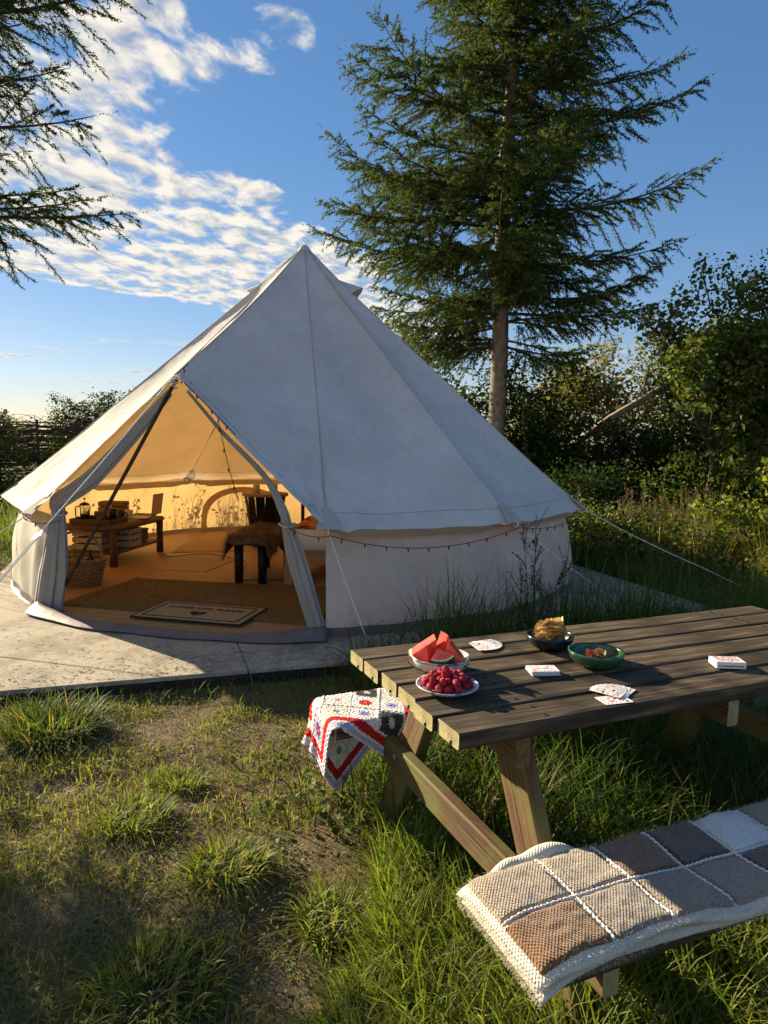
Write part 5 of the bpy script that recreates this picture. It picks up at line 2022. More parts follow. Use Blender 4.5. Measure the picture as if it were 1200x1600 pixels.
#@@NEXT
# ------------------------------------------------------------------ grass
def blades(P, H, W, az, bend, col, twist=None, simple=False):
    """grass blades: base points, heights, widths, lean azimuth, bend 0..1, colours -> mesh arrays (5 tris each)"""
    n = len(P)
    if simple:
        ts = np.array([0, .5, 1.0])
    else:
        ts = np.array([0, .36, .72, 1.0])
    m = len(ts) - 1
    d = np.stack([np.cos(az), np.sin(az), np.zeros(n)], -1)
    tw = az + np.pi / 2 + (rng.normal(0, .7, n) if twist is None else twist)
    s = np.stack([np.cos(tw), np.sin(tw), np.zeros(n)], -1)
    V = np.zeros((n, 2 * m + 1, 3))
    for k, t in enumerate(ts):
        c = P + d * (H * bend * (.25 * t + .75 * t * t))[:, None]
        c = c + np.array([0, 0, 1.]) * (H * (t - .62 * bend * t * t - .18 * np.maximum(bend - .6, 0) * t ** 3))[:, None]
        w = (W * (1 - .75 * t ** 1.6) * .5)[:, None]
        if k < m:
            V[:, 2 * k] = c - s * w; V[:, 2 * k + 1] = c + s * w
        else:
            V[:, 2 * m] = c
    T = np.array([[0, 1, 3], [0, 3, 2], [2, 3, 5], [2, 5, 4], [4, 5, 6]]) if not simple else np.array([[0, 1, 3], [0, 3, 2], [2, 3, 4]])
    F = (T[None] + (np.arange(n) * (2 * m + 1))[:, None, None]).reshape(-1, 3)
    return V.reshape(-1, 3), F, np.repeat(col, 2 * m + 1, 0)


def gcol(n, base, var=.35, dry=.1):
    c = np.array(base)[None] * rng.uniform(1 - var, 1 + var, (n, 1)) * rng.uniform(.9, 1.1, (n, 3))
    m = rng.random(n) < dry
    c[m] = np.array([.30, .235, .10]) * rng.uniform(.5, 1.25, (m.sum(), 1))
    return c


BARE = [(-.24, 2.36, .24), (-.80, 2.62, .20), (-.62, 2.30, .16), (-.95, 1.95, .24), (-1.1, 3.35, .34), (-.62, 3.42, .25), (-.25, 1.72, .16), (-.55, 1.72, .15), (-.1, 2.75, .15), (-1.35, 2.75, .25)]


def bare_mask(x, y):
    m = np.zeros_like(x)
    for cx, cy, r in BARE:
        r = r * .8
        m = np.maximum(m, np.clip(1.4 - np.hypot(x - cx, (y - cy) * 1.25) / r, 0, 1))
    P = np.stack([x, y, x * 0], -1)
    return np.clip(m + .40 * np.clip(fbm(P, 2.4, 3, 12) - .15, 0, 1) + .3 * vnoise(P, 9, 3) * m, 0, 1)


def under_table(x, y):
    u = (x - T0[0]) * TU[0] + (y - T0[1]) * TU[1]; w = (x - T0[0]) * TVv[0] + (y - T0[1]) * TVv[1]
    return u, w


chunks = []
# short grazed turf and litter
n = 168000
x = rng.uniform(-3.4, 1.3, n); y = 1.35 + (5.0 - 1.35) * rng.random(n) ** 1.25
u_, w_ = under_table(x, y)
keep = (~on_deck(x, y, .03)) & (rng.random(n) > bare_mask(x, y) * .93)
x, y = x[keep], y[keep]; n = len(x)
patch = fbm(np.stack([x, y, x * 0], -1), 1.9, 3, 21)
patch = patch + .8 * np.clip(fbm(np.stack([x, y, x * 0], -1), 6.5, 2, 23), -.6, 1)
h = np.clip(.027 + .024 * patch + .012 * rng.normal(0, 1, n), .008, .085)
P = np.stack([x, y, gz(x, y) - .004], -1)
c = gcol(n, (.205, .225, .048), .4, .28)
chunks.append(blades(P, h * rng.uniform(.9, 1.9, n), rng.uniform(.0030, .0060, n), rng.uniform(0, 6.28, n), rng.uniform(.2, 1.2, n), c, simple=True))
# dry litter lying flat
n = 42000
x = rng.uniform(-3.4, 1.2, n); y = 1.35 + (4.6 - 1.35) * rng.random(n) ** 1.25
keep = (~on_deck(x, y, .02)) & (rng.random(n) > .65 * np.clip(bare_mask(x, y) * 1.2 - .25, 0, 1)); x, y = x[keep], y[keep]; n = len(x)
P = np.stack([x, y, gz(x, y) + rng.uniform(.0, .010, n)], -1)
c = np.array([[.36, .285, .14]]) * rng.uniform(.35, 1.2, (n, 1)) * rng.uniform(.9, 1.1, (n, 3))
chunks.append(blades(P, rng.uniform(.02, .07, n), rng.uniform(.0014, .0030, n), rng.uniform(0, 6.28, n), rng.uniform(1.25, 1.55, n), c, simple=True))


def tall(n, fx, fy, h0, h1, col, bend=(.25, .95), dry=.08, wid=(.004, .008), mask=None, wind=None):
    x, y = fx(n), fy(n)
    if mask is not None:
        k = mask(x, y); x, y = x[k], y[k]
    n = len(x)
    cl = fbm(np.stack([x, y, x * 0], -1), 3.2, 2, 31)
    h = (h0 + (h1 - h0) * rng.random(n) ** 1.5) * np.clip(1 + .45 * cl, .35, 1.7)
    P = np.stack([x, y, gz(x, y) - .01], -1)
    az = rng.uniform(0, 6.28, n) if wind is None else rng.normal(wind, 1.0, n)
    chunks.append(blades(P, h, rng.uniform(*wid, n), az, rng.uniform(*bend, n), gcol(n, col, .35, dry)))


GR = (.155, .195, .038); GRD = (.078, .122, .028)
# beneath and beyond the picnic table


def uvmask(u0, u1, v0, v1):
    return lambda x, y: (lambda q: (q[0] > u0) & (q[0] < u1) & (q[1] > v0) & (q[1] < v1) & ~on_deck(x, y, .0))(under_table(x, y))


ufx = lambda a, b: (lambda n: rng.uniform(a, b, n))
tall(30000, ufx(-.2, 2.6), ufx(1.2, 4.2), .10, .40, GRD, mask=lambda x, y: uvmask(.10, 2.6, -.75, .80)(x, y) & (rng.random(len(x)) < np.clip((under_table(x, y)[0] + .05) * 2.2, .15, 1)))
tall(16000, ufx(-.1, 1.8), ufx(1.0, 2.0), .10, .36, GR, mask=uvmask(-.12, 1.7, .60, 1.75))
tall(9000, ufx(-.15, .9), ufx(1.2, 2.0), .08, .24, GR, mask=lambda x, y: np.hypot((x - .22) / .32, (y - 1.62) / .42) < 1)
tall(7000, ufx(-.05, .40), ufx(1.7, 2.4), .10, .30, GR, mask=lambda x, y: np.hypot((x - .16) / .17, (y - 2.0) / .33) < 1)
# along the deck edge


def deck_strip(e1a, e1b, e2a, e2b):
    def m(x, y):
        a, b = to_dk(x, y)
        return (a > e1a) & (a < e1b) & (b > e2a) & (b < e2b)
    return m


def tall_dk(n, a0, a1, b0, b1, h0, h1, col, **kw):
    q = dk_s(n, a0, a1, b0, b1)
    tall(n, lambda m: q[0], lambda m: q[1], h0, h1, col, **kw)


def dk_s(n, a0, a1, b0, b1):
    a = rng.uniform(a0, a1, n); b = rng.uniform(b0, b1, n)
    return DK0[0] + E1[0] * a + E2[0] * b, DK0[1] + E1[1] * a + E2[1] * b


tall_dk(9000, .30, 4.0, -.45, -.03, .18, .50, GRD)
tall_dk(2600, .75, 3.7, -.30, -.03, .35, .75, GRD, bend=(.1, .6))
tall_dk(2500, 3.79, 4.3, -.3, 4.5, .2, .6, GRD)
tall(6500, ufx(-3.2, 1.0), ufx(3.0, 4.8), .05, .17, GRD, mask=lambda x, y: deck_strip(-3.0, .3, -.22, -.02)(x, y) & (rng.random(len(x)) < .8))
tall(4000, ufx(-.4, 3.2), ufx(3.9, 5.6), .25, .62, GRD, bend=(.1, .7), mask=lambda x, y: deck_strip(.55, 3.7, -.35, -.03)(x, y) & (fbm(np.stack([x, y, x * 0], -1), 2.2, 2, 41) > .05))
# right of the tent, back to the hedge
tall(17000, ufx(2.0, 6.5), ufx(4.4, 10.5), .18, .55, GRD, mask=lambda x, y: ~on_deck(x, y, .03), wid=(.006, .011))
tall(7000, ufx(2.9, 6.0), ufx(6.2, 9.5), .5, .9, (.14, .135, .045), bend=(.05, .5), dry=.5, mask=lambda x, y: ~on_deck(x, y, .05) & (fbm(np.stack([x, y, x * 0], -1), 1.1, 2, 43) > .0), wid=(.005, .008))
# left of the tent
tall(10000, ufx(-8.0, -3.2), ufx(4.6, 12.5), .2, .62, (.12, .17, .03), mask=lambda x, y: ~on_deck(x, y, .04) & (np.hypot(x - TC[0], y - TC[1]) > 2.95), wid=(.006, .010))
# rank growth behind the tent, whose shadows show on the canvas
ga = rng.uniform(R_(85), R_(200), 5200); gr = rng.uniform(3.15, 4.6, 5200)
gax, gay = TC[0] + gr * np.cos(ga), TC[1] + gr * np.sin(ga)
tall(5200, lambda m: gax, lambda m: gay, .35, 1.0, (.12, .16, .035), bend=(.05, .75), mask=lambda x, y: ~on_deck(x, y, .02) & (fbm(np.stack([x, y, x * 0], -1), 1.6, 2, 77) > -.15), wid=(.007, .014))
V, F = join([(a, b) for a, b, _ in chunks])
ob('grass', mesh('grass', V, F, col=np.concatenate([c for _, _, c in chunks])), GRASS, kind='stuff', label='short worn grass, straw litter and long rough grass round the table')


# crumbs of earth and small stones on the bare patches
n = 5000
x = rng.uniform(-1.9, .3, n); y = 1.4 + 2.4 * rng.random(n)
k = rng.random(n) < np.clip(bare_mask(x, y) * 1.1 + .06, 0, 1); x, y = x[k], y[k]; n = len(x)
OC = np.array([[1, 0, 0], [-1, 0, 0], [0, 1, 0], [0, -1, 0], [0, 0, .7], [0, 0, -.7]], float); OF = np.array([[0, 2, 4], [2, 1, 4], [1, 3, 4], [3, 0, 4]])
P = np.stack([x, y, gz(x, y) + .001], -1)
V, F = scatter_template(OC, OF, P, frames(rng.normal(0, .25, (n, 3)) + np.array([[0, 0, 1.]]), rng.uniform(0, 6, n)), np.abs(rng.normal(0, .0030, (n, 3))) + .0018)
ob('soil_crumbs', mesh('soil_crumbs', V, F, col=(np.array([[.16, .12, .08]]) * rng.uniform(.4, 1.3, (n, 1))).repeat(6, 0)), DRY, kind='stuff', label='crumbs of dry earth and grit on the bare patches')
# clover and plantain leaves in the turf
n = 9000
x = rng.uniform(-2.2, .5, n); y = 1.4 + 2.6 * rng.random(n)
k = (fbm(np.stack([x, y, x * 0], -1), 2.8, 2, 61) > .12) & ~on_deck(x, y, .03); x, y = x[k], y[k]; n = len(x)
a_ = rng.uniform(0, 6.28, n)
Fr = frames(np.stack([rng.normal(0, .35, n), rng.normal(0, .35, n), np.ones(n)], -1), a_)
V, F = scatter_template(np.array([[0, 0, 0], [.4, .5, .12], [0, 1, 0], [-.4, .5, .12]]), np.array([[0, 1, 2], [0, 2, 3]]), np.stack([x, y, gz(x, y) + rng.uniform(.006, .03, n)], -1), Fr, rng.uniform(.008, .020, n))
ob('clover', mesh('clover', V, F, col=(np.array([[.085, .125, .03]]) * rng.uniform(.6, 1.4, (n, 1))).repeat(4, 0)), GRASS, kind='stuff', label='small clover and plantain leaves among the short grass')


# tussocks one can count
def tussock(x, y, r, n, h, lab, col=GR, wind=None, bend=(.3, 1.35), dry=.18):
    n = int(n * .5)
    a = rng.uniform(0, 6.28, n); q = r * np.sqrt(rng.random(n)) * .62
    px, py = x + q * np.cos(a), y + q * np.sin(a)
    P = np.stack([px, py, gz(px, py) - .006], -1)
    az = a + rng.normal(0, .9, n) if wind is None else np.where(rng.random(n) < .5, a, rng.normal(wind, .9, n))
    h = h * .78; r = r * .9
    hh = h * rng.uniform(.4, 1.15, n)
    V, F, C = blades(P, hh, rng.uniform(.0045, .0090, n), az, rng.uniform(*bend, n), gcol(n, col, .4, dry))
    z0 = float(gz(x, y))
    o = ob('grass_tussock', mesh('grass_tussock', V - np.array([x, y, z0]), F, col=C), GRASS, loc=(x, y, z0), label=lab, cat='grass tussock', group='grass tussocks on the worn lawn')


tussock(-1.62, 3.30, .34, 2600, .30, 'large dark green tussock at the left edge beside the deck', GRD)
tussock(-.84, 2.80, .17, 1300, .11, 'low spreading tussock in the middle of the lawn', GR)
tussock(-.92, 2.47, .20, 1900, .14, 'rounded tussock left of the bare soil with shadow beside it', GR, .4)
tussock(-.50, 2.18, .19, 1800, .15, 'bright leafy tussock just left of the bare soil patch', GR, .3)
tussock(-.13, 1.97, .17, 1500, .17, 'dark tussock below the bare soil patch', GR, .2)
tussock(-.60, 1.70, .28, 2200, .13, 'wide yellow green tussock at the bottom left', (.12, .155, .03), .5)
tussock(.20, 1.83, .20, 1900, .28, 'long bladed tussock growing under the table leg', GR)
tussock(-.02, 1.60, .20, 1500, .16, 'arching tussock at the bottom centre of the lawn', GR, .2)

# ------------------------------------------------------------------ leafy plants
TL = np.array([[0, 0, 0], [.36, .45, .10], [0, 1, -.06], [-.36, .45, .10]]); TLF = np.array([[0, 1, 2], [0, 2, 3]])


def leaf_cloud(P, size, col, up=.5, aspect=1.0):
    """P (n,3) leaf base points, size (n,), col (n,3)"""
    n = len(P)
    D = rng.normal(0, 1, (n, 3)); D[:, 2] = D[:, 2] * .6 - .15
    D /= np.linalg.norm(D, axis=1, keepdims=True)
    N = rng.normal(0, 1, (n, 3)) * (1 - up) + np.array([[0, 0, up * 1.6]])
    N -= D * (N * D).sum(1, keepdims=True); N /= np.linalg.norm(N, axis=1, keepdims=True) + 1e-9
    X = np.cross(D, N)
    Fr = np.stack([X * aspect, D, N], -1)
    V, F = scatter_template(TL, TLF, P, Fr, size)
    return V, F, np.repeat(col, 4, 0)


def lcol(n, base, var=.35, alt=None, pa=.0):
    c = np.array(base)[None] * rng.uniform(1 - var, 1 + var, (n, 1)) * rng.uniform(.88, 1.12, (n, 3))
    if alt is not None:
        m = rng.random(n) < pa
        c[m] = np.array(alt) * rng.uniform(.7, 1.3, (m.sum(), 1))
    return c


BARK = surf('brown_bark', (.045, .034, .024), (.13, .10, .072), 16, .9, .8, .012, (1, 1, .35))
SBARK = surf('spruce_bark', (.13, .098, .072), (.31, .25, .19), 15, .9, .9, .015, (1, 1, .55))


def grow(p, d, L, r, depth, tubes, tips, wander=.22, up=.12, kids=(3, 5), ratio=(.5, .75), spread=.75):
    n = 6
    P = [np.array(p, float)]
    d = np.array(d, float); d /= np.linalg.norm(d)
    for k in range(n):
        d = d + rng.normal(0, wander, 3) * .5 + np.array([0, 0, up * .4]); d /= np.linalg.norm(d)
        P.append(P[-1] + d * L / n)
    P = np.array(P)
    tubes.append(tube(P, np.linspace(r, r * .5, n + 1), 7 if depth > 1 else 5, cap=False))
    if depth <= 1:
        tips.extend(P[2:])
    if depth > 0:
        for q in range(rng.integers(kids[0], kids[1] + 1)):
            t = rng.uniform(.35, 1.0) * n
            i0 = int(min(t, n - 1)); b = P[i0] * (1 - (t - i0)) + P[i0 + 1] * (t - i0)
            nd = d * .7 + rng.normal(0, spread, 3); nd[2] += up
            grow(b, nd, L * rng.uniform(*ratio), r * .55, depth - 1, tubes, tips, wander, up, kids, ratio, spread)


def tree(name, base, trunks, lab, cat, leaf, size, per_tip, sig, depth=3, mat=None, group=None, up=.5, bark=None, alt=None, pa=0., **kw):
    """trunks: list of (start offset, dir, length, radius)"""
    root = empty(name, base, 0, lab, cat, group)
    tubes, tips = [], []
    for (off, d, L, r) in trunks:
        grow(np.array(base) + np.array(off), d, L, r, depth, tubes, tips, **kw)
    part('trunk', join([(v_, np.asarray(f_)) for v_, f_ in tubes]), bark or BARK, root, root, smooth=True)
    tips = np.array(tips)
    n = len(tips) * per_tip
    P = tips.repeat(per_tip, 0) + np.clip(rng.normal(0, sig, (n, 3)), -1.35 * sig, 1.35 * sig)
    if n:
        V, F, C = leaf_cloud(P, np.clip(rng.lognormal(-.08, .38, n), .35, 1.9) * size, lcol(n, leaf, .4, alt, pa), up)
        part('crown', (V, F), mat or LEAF, root, root, col=C)
    return root, n


def bush(name, c, rad, ncl, per, size, leaf, lab, cat, group=None, sig=.13, alt=None, pa=0., up=.45, seed=0, stems=14, lump=.35):
    root = empty(name, (c[0], c[1], 0), 0, lab, cat, group)
    D = rng.normal(0, 1, (ncl, 3)); D[:, 2] = np.abs(D[:, 2]); D /= np.linalg.norm(D, axis=1, keepdims=True)
    rr = rng.random(ncl) ** .45 * (1 + lump * fbm(D, 2.2, 2, seed))
    C0 = np.array([c[0], c[1], 0.05]) + D * rr[:, None] * np.array(rad)
    m = rng.integers(int(per * .5), int(per * 1.5) + 1, ncl)
    P = C0.repeat(m, 0); n = len(P)
    P = P + np.clip(rng.normal(0, 1, (n, 3)), -1.5, 1.5) * sig * np.array([1, 1, .7])
    P[:, 2] = np.maximum(P[:, 2], .02)
    V, F, C = leaf_cloud(P, np.clip(rng.lognormal(-.08, .38, n), .35, 1.9) * size, lcol(n, leaf, .4, alt, pa), up)
    part('crown', (V, F), LEAF, root, root, col=C)
    tb = []
    for q in range(stems):
        e = C0[rng.integers(ncl)]
        b = np.array([c[0] + rng.normal(0, rad[0] * .25), c[1] + rng.normal(0, rad[1] * .25), -.03])
        t = np.linspace(0, 1, 6)[:, None]
        Pp = b * (1 - t) + e * t + np.array([0, 0, 1]) * (np.sin(t * math.pi) * .1 * rad[2]) + rng.normal(0, .04, (6, 3)) * t
        tb.append(tube(Pp, np.linspace(.022, .006, 6) * (rad[2] / 1.5) ** .5, 5, cap=False))
    part('trunk', join([(v_, np.asarray(f_)) for v_, f_ in tb]), BARK, root, root, smooth=True)
    return root


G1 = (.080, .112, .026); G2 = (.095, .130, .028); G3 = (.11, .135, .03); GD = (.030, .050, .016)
# hedge bank at the right, from the tent's far side to the picture's edge
bush('ivy_thicket', (.95, 14.3), (1.5, 1.1, 3.9), 520, 40, .075, G2, 'ivy covered thicket left of the spruce trunk, behind the tent', 'thicket', 'hedge bank behind the tent', .20)
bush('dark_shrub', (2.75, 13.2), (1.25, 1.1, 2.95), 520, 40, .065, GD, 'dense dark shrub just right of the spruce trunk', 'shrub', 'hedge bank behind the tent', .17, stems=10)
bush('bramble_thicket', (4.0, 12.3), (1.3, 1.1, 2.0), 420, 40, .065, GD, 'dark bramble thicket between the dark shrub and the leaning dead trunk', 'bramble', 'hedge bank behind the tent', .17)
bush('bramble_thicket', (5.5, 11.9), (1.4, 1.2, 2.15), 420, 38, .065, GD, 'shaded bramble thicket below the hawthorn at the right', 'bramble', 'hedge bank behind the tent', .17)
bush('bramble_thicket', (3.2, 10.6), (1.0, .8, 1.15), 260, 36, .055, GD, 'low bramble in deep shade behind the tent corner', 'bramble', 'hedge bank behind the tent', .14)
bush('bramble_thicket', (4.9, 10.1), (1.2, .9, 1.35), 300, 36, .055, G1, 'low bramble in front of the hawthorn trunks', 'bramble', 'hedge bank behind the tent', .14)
bush('hedge_shrub', (7.3, 11.4), (1.5, 1.3, 3.4), 380, 36, .07, G1, 'tall leafy shrub at the right picture edge behind the hawthorn', 'shrub', 'hedge bank behind the tent', .2)
bush('hedge_shrub', (3.4, 16.5), (1.5, 1.2, 3.3), 300, 34, .085, G3, 'sunlit green shrub seen in the gap right of the spruce', 'shrub', 'hedge bank behind the tent', .22, alt=(.16, .15, .05), pa=.3)
# pale twiggy shrub with a leaning dead trunk
tree('twiggy_shrub', (5.2, 15.2, 0), [((-.6, 0, 0), (-.3, 0, 1), 2.0, .04), ((.1, .1, 0), (.05, 0, 1), 2.2, .045), ((.6, 0, 0), (.3, 0, 1), 2.1, .04), ((-.1, -.2, 0), (-.1, 0, 1), 1.9, .035), ((1.0, .1, 0), (.3, .1, 1), 2.1, .04), ((-1.1, .0, 0), (-.2, .1, 1), 1.7, .035)],
     'pale half bare twiggy shrub catching the sun at the right', 'shrub', (.20, .18, .065), .075, 9, .17, depth=3, bark=surf('grey_twigs', (.16, .13, .09), (.30, .25, .18), 12, .9, .3), kids=(3, 4), spread=.55, up=.25)
lg = empty('leaning_dead_trunk', (4.5, 13.9, 0), 0, 'bare dead trunk leaning through the twiggy shrub', 'dead tree')
PL_ = np.array([(3.6, 14.2, 1.25), (4.45, 13.95, 1.95), (5.2, 13.75, 2.45), (5.85, 13.6, 2.85), (6.8, 13.4, 3.3)])
part('trunk', tube(PL_, [.085, .075, .065, .055, .03], 10), surf('bare_grey_wood', (.22, .18, .13), (.42, .36, .27), 9, .9, .5, .006, (1, 1, 1)), lg, lg, smooth=True)
for q in range(7):
    b = PL_[1] + (PL_[4] - PL_[1]) * rng.uniform(.05, .8); e = b + np.array([rng.uniform(-.5, .3), rng.uniform(-.3, .3), rng.uniform(.25, .8) * rng.choice([1, 1, -1])])
    part('dead_branch', tube(np.linspace(b, e, 5) + rng.normal(0, .02, (5, 3)), np.linspace(.02, .006, 5), 5), bpy.data.materials['bare_grey_wood'], lg, lg, smooth=True)
part('stump', tube(np.linspace([3.35, 14.3, -.05], [3.62, 14.2, 1.3], 5), [.12, .11, .1, .095, .085], 10), bpy.data.materials['bare_grey_wood'], lg, lg, smooth=True)
# hawthorns
tree('hawthorn_tree', (4.95, 10.3, 0), [((0, 0, 0), (-.30, 0, 1), 2.0, .075), ((.1, .05, 0), (.12, .1, 1), 2.2, .07), ((.35, .0, 0), (.5, .0, 1), 1.9, .055)],
     'gnarled hawthorn tree leaning left over the hedge', 'tree', G1, .066, 28, .125, depth=3, kids=(3, 5), spread=.75, up=.16, alt=(.17, .15, .035), pa=.12, group='hawthorns at the right')
tree('hawthorn_tree', (6.35, 10.6, 0), [((0, 0, 0), (.02, 0, 1), 3.5, .085), ((.15, 0, 0), (.22, .1, 1), 3.4, .075), ((-.15, 0, 0), (-.2, -.1, 1), 2.4, .065)],
     'taller hawthorn tree at the right picture edge reaching highest', 'tree', G1, .068, 28, .13, depth=3, kids=(3, 5), spread=.75, up=.18, alt=(.19, .13, .03), pa=.15, group='hawthorns at the right')
tree('field_maple', (7.6, 13.8, 0), [((0, 0, 0), (-.1, 0, 1), 2.5, .10), ((.1, 0, 0), (-.45, 0, 1), 2.2, .07)], 'sunlit yellow green maple behind the hawthorns', 'tree', (.13, .15, .03), .09, 20, .2, depth=3, kids=(3, 5), up=.16)
# sunlit leafy sapling at the right edge
tree('oak_sapling', (4.15, 7.55, 0), [((0, 0, 0), (-.05, 0, 1), .85, .022), ((.02, .02, 0), (-.25, -.1, 1), .7, .016), ((.1, .05, 0), (.25, 0, 1), .8, .018)], 'bright yellow green leafy sapling at the right edge above the weeds', 'sapling', (.16, .19, .03), .062, 9, .07, depth=2, kids=(3, 4), up=.2)


# weeds beside the tent and the guy ropes
def weed(x, y, h, lab, leafc, n, size, spikes=0, spread=.16, group='weeds right of the tent', head=(.27, .19, .10), stems=5):
    z0 = float(gz(x, y))
    r = empty('weed', (x, y, z0), 0, lab, 'weed', group)
    st_, lp, hp = [], [], []
    for q in range(stems):
        a = rng.uniform(0, 6.28); lean = rng.uniform(.05, .35) * h
        t = np.linspace(0, 1, 9)[:, None]
        hh = h * rng.uniform(.7, 1.05)
        P = np.array([x + rng.normal(0, spread * .3), y + rng.normal(0, spread * .3), z0 - .01]) + t * np.array([0, 0, hh]) + (t ** 2) * np.array([math.cos(a), math.sin(a), 0]) * lean
        st_.append(tube(P, np.linspace(.0045, .0018, 9), 5, cap=False))
        for _ in range(n // stems):
            s = rng.uniform(.12, .97); k = s * 8; i0 = int(min(k, 7)); b = P[i0] * (1 - (k - i0)) + P[i0 + 1] * (k - i0)
            lp.append(b + rng.normal(0, spread * (1.05 - s) * .45, 3) * np.array([1, 1, .4]))
        if spikes:
            for _ in range(spikes):
                s = rng.uniform(.55, 1.); k = s * 8; i0 = int(min(k, 7)); b = P[i0] * (1 - (k - i0)) + P[i0 + 1] * (k - i0)
                e = b + np.array([rng.normal(0, .05), rng.normal(0, .05), rng.uniform(.06, .16)])
                st_.append(tube(np.linspace(b, e, 3), [.0018, .0014, .001], 4, cap=False))
                for tt_ in np.linspace(.15, 1, 11):
                    hp.extend([b * (1 - tt_) + e * tt_ + rng.normal(0, .006, 3) for _ in range(3)])
    part('stem', join([(v_, np.asarray(f_)) for v_, f_ in st_]), STEMM, r, r, smooth=True, kind='stuff')
    lp = np.array(lp)
    if len(lp):
        V, F, C = leaf_cloud(lp, rng.uniform(.5, 1.3, len(lp)) * size, lcol(len(lp), leafc, .4), .4)
        part('leaves', (V, F), LEAF, r, r, col=C, kind='stuff')
    if hp:
        hp = np.array(hp)
        V, F, C = leaf_cloud(hp, rng.uniform(.6, 1.2, len(hp)) * .011, lcol(len(hp), head, .4), .2)
        part('seed_heads', (V, F), DRY, r, r, col=C, kind='stuff')
    return r


STEMM = surf('weed_stem', (.06, .07, .025), (.13, .11, .05), 20, .8, .2)
rows_w = ['nearest the tent corner', 'second from the tent corner', 'third from the tent corner', 'beside the second guy rope', 'behind the right guy rope', 'below the bramble shade', 'in front of the sapling', 'at the right edge', 'far back by the deck edge', 'low beside the deck corner']
wspots = [(2.55, 7.9, .75), (2.85, 8.3, .85), (3.15, 8.2, .95), (3.05, 7.3, .55), (3.5, 7.6, .7), (3.75, 8.6, .9), (4.0, 7.0, .55), (4.6, 7.2, .6), (2.35, 8.9, .9), (3.3, 6.7, .4)]
for k, ((x, y, h), w) in enumerate(zip(wspots, rows_w)):
    tan = k in (1, 2, 5)
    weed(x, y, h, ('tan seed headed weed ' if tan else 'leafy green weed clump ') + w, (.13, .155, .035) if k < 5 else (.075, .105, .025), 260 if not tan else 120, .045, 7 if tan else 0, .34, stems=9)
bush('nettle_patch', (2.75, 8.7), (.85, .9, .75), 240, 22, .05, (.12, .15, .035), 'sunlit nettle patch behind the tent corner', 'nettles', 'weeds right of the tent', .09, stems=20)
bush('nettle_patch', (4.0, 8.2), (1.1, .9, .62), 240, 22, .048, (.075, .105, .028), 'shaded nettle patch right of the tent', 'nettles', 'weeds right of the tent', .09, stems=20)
for k, (ang_, r_w, h) in enumerate(((118, 3.75, 1.0), (133, 3.9, 1.15), (148, 3.8, 1.0), (160, 3.7, .9), (126, 4.4, 1.3))):
    x, y = TC[0] + r_w * math.cos(R_(ang_)), TC[1] + r_w * math.sin(R_(ang_))
    weed(x, y, h, 'tall leafy weed behind the tent, %s from the left of its row' % ['third', 'second', 'fourth', 'leftmost', 'rearmost, fifth'][k], (.09, .12, .03), 160, .06, 4, .38, 'weeds behind the tent', stems=8)
# stalks in front of the tent wall
dkS = (.045, .05, .02)
e = dk(1.55, -.14); weed(e[0], e[1], 1.02, 'tall dark dock stalk standing against the tent wall', dkS, 40, .030, 9, .10, 'weeds against the tent wall', (.075, .045, .028), 3)
e = dk(1.75, -.12); weed(e[0], e[1], .80, 'shorter dock stalk right of the tall one at the tent wall', dkS, 40, .030, 7, .12, 'weeds against the tent wall', (.085, .055, .03), 3)
e = dk(1.40, -.16); weed(e[0], e[1], .66, 'shorter dock stalk left of the tall one at the tent wall', dkS, 30, .030, 7, .10, 'weeds against the tent wall', (.075, .045, .028), 2)


def reed(e1, e2, h, lab):
    p = dk(e1, e2); z0 = float(gz(*p))
    r = empty('tall_grass_stalk', (p[0], p[1], z0), 0, lab, 'grass stalk', 'tall grass stalks at the tent wall')
    n = 8
    t = np.linspace(0, 1, 10)[:, None]
    P = np.array([p[0], p[1], z0 - .01]) + t * np.array([.02, 0, h]) + t ** 3 * np.array([.05, .0, 0])
    part('stem', tube(P, np.linspace(.004, .0015, 10), 5), STEMM, r, r, smooth=True)
    k = rng.integers(3, 9, n)
    V, F, C = blades(P[k], rng.uniform(.16, .30, n), rng.uniform(.007, .010, n), rng.uniform(0, 6.28, n), rng.uniform(.7, 1.35, n), gcol(n, GRD, .3, .1))
    part('blades', (V, F), GRASS, r, r, col=C, kind='stuff')


reed(1.95, -.10, .98, 'tallest grass stalk with drooping blades by the second guy rope')
reed(2.03, -.16, .74, 'shorter grass stalk right of the tallest one')
reed(.62, -.12, .46, 'grass stalk just right of the door at the tent wall')
reed(.95, -.16, .42, 'grass stalk left of the dock stalks')
# broad leaved weeds under the crochet blanket
for k, (x, y, lab) in enumerate(((-.30, 2.62, 'broad leaved weed clump below the crochet blanket corner'), (-.52, 2.98, 'broad leaved weed clump left of the crochet blanket'), (-.05, 2.55, 'broad leaved weed in the shade under the far bench'), (.02, 2.12, 'small bright broad leaved weed beside the far table leg'))):
    weed(x, y, [.13, .10, .13, .09][k], lab, (.095, .135, .030), [130, 70, 110, 24][k], .040, 0, [.36, .34, .36, .14][k], 'broad leaved weeds by the far bench', stems=[12, 12, 8, 4][k])


# ------------------------------------------------------------------ spruces
def needle_template(k, ln, w):
    V, F = [], []
    for q in range(k):
        t = (q + .3) / k
        a = q * 2.399
        r0 = np.array([math.cos(a), math.sin(a), 0]) * .0012
        tip = np.array([math.cos(a), math.sin(a), 0]) * ln * .80
        side = np.array([-math.sin(a), math.cos(a), 0]) * w / 2
        V += [[*(r0 + side)[:2], t], [*(r0 - side)[:2], t], [tip[0], tip[1], t]]
        F.append([3 * q, 3 * q + 1, 3 * q + 2])
    return np.array(V), np.array(F)


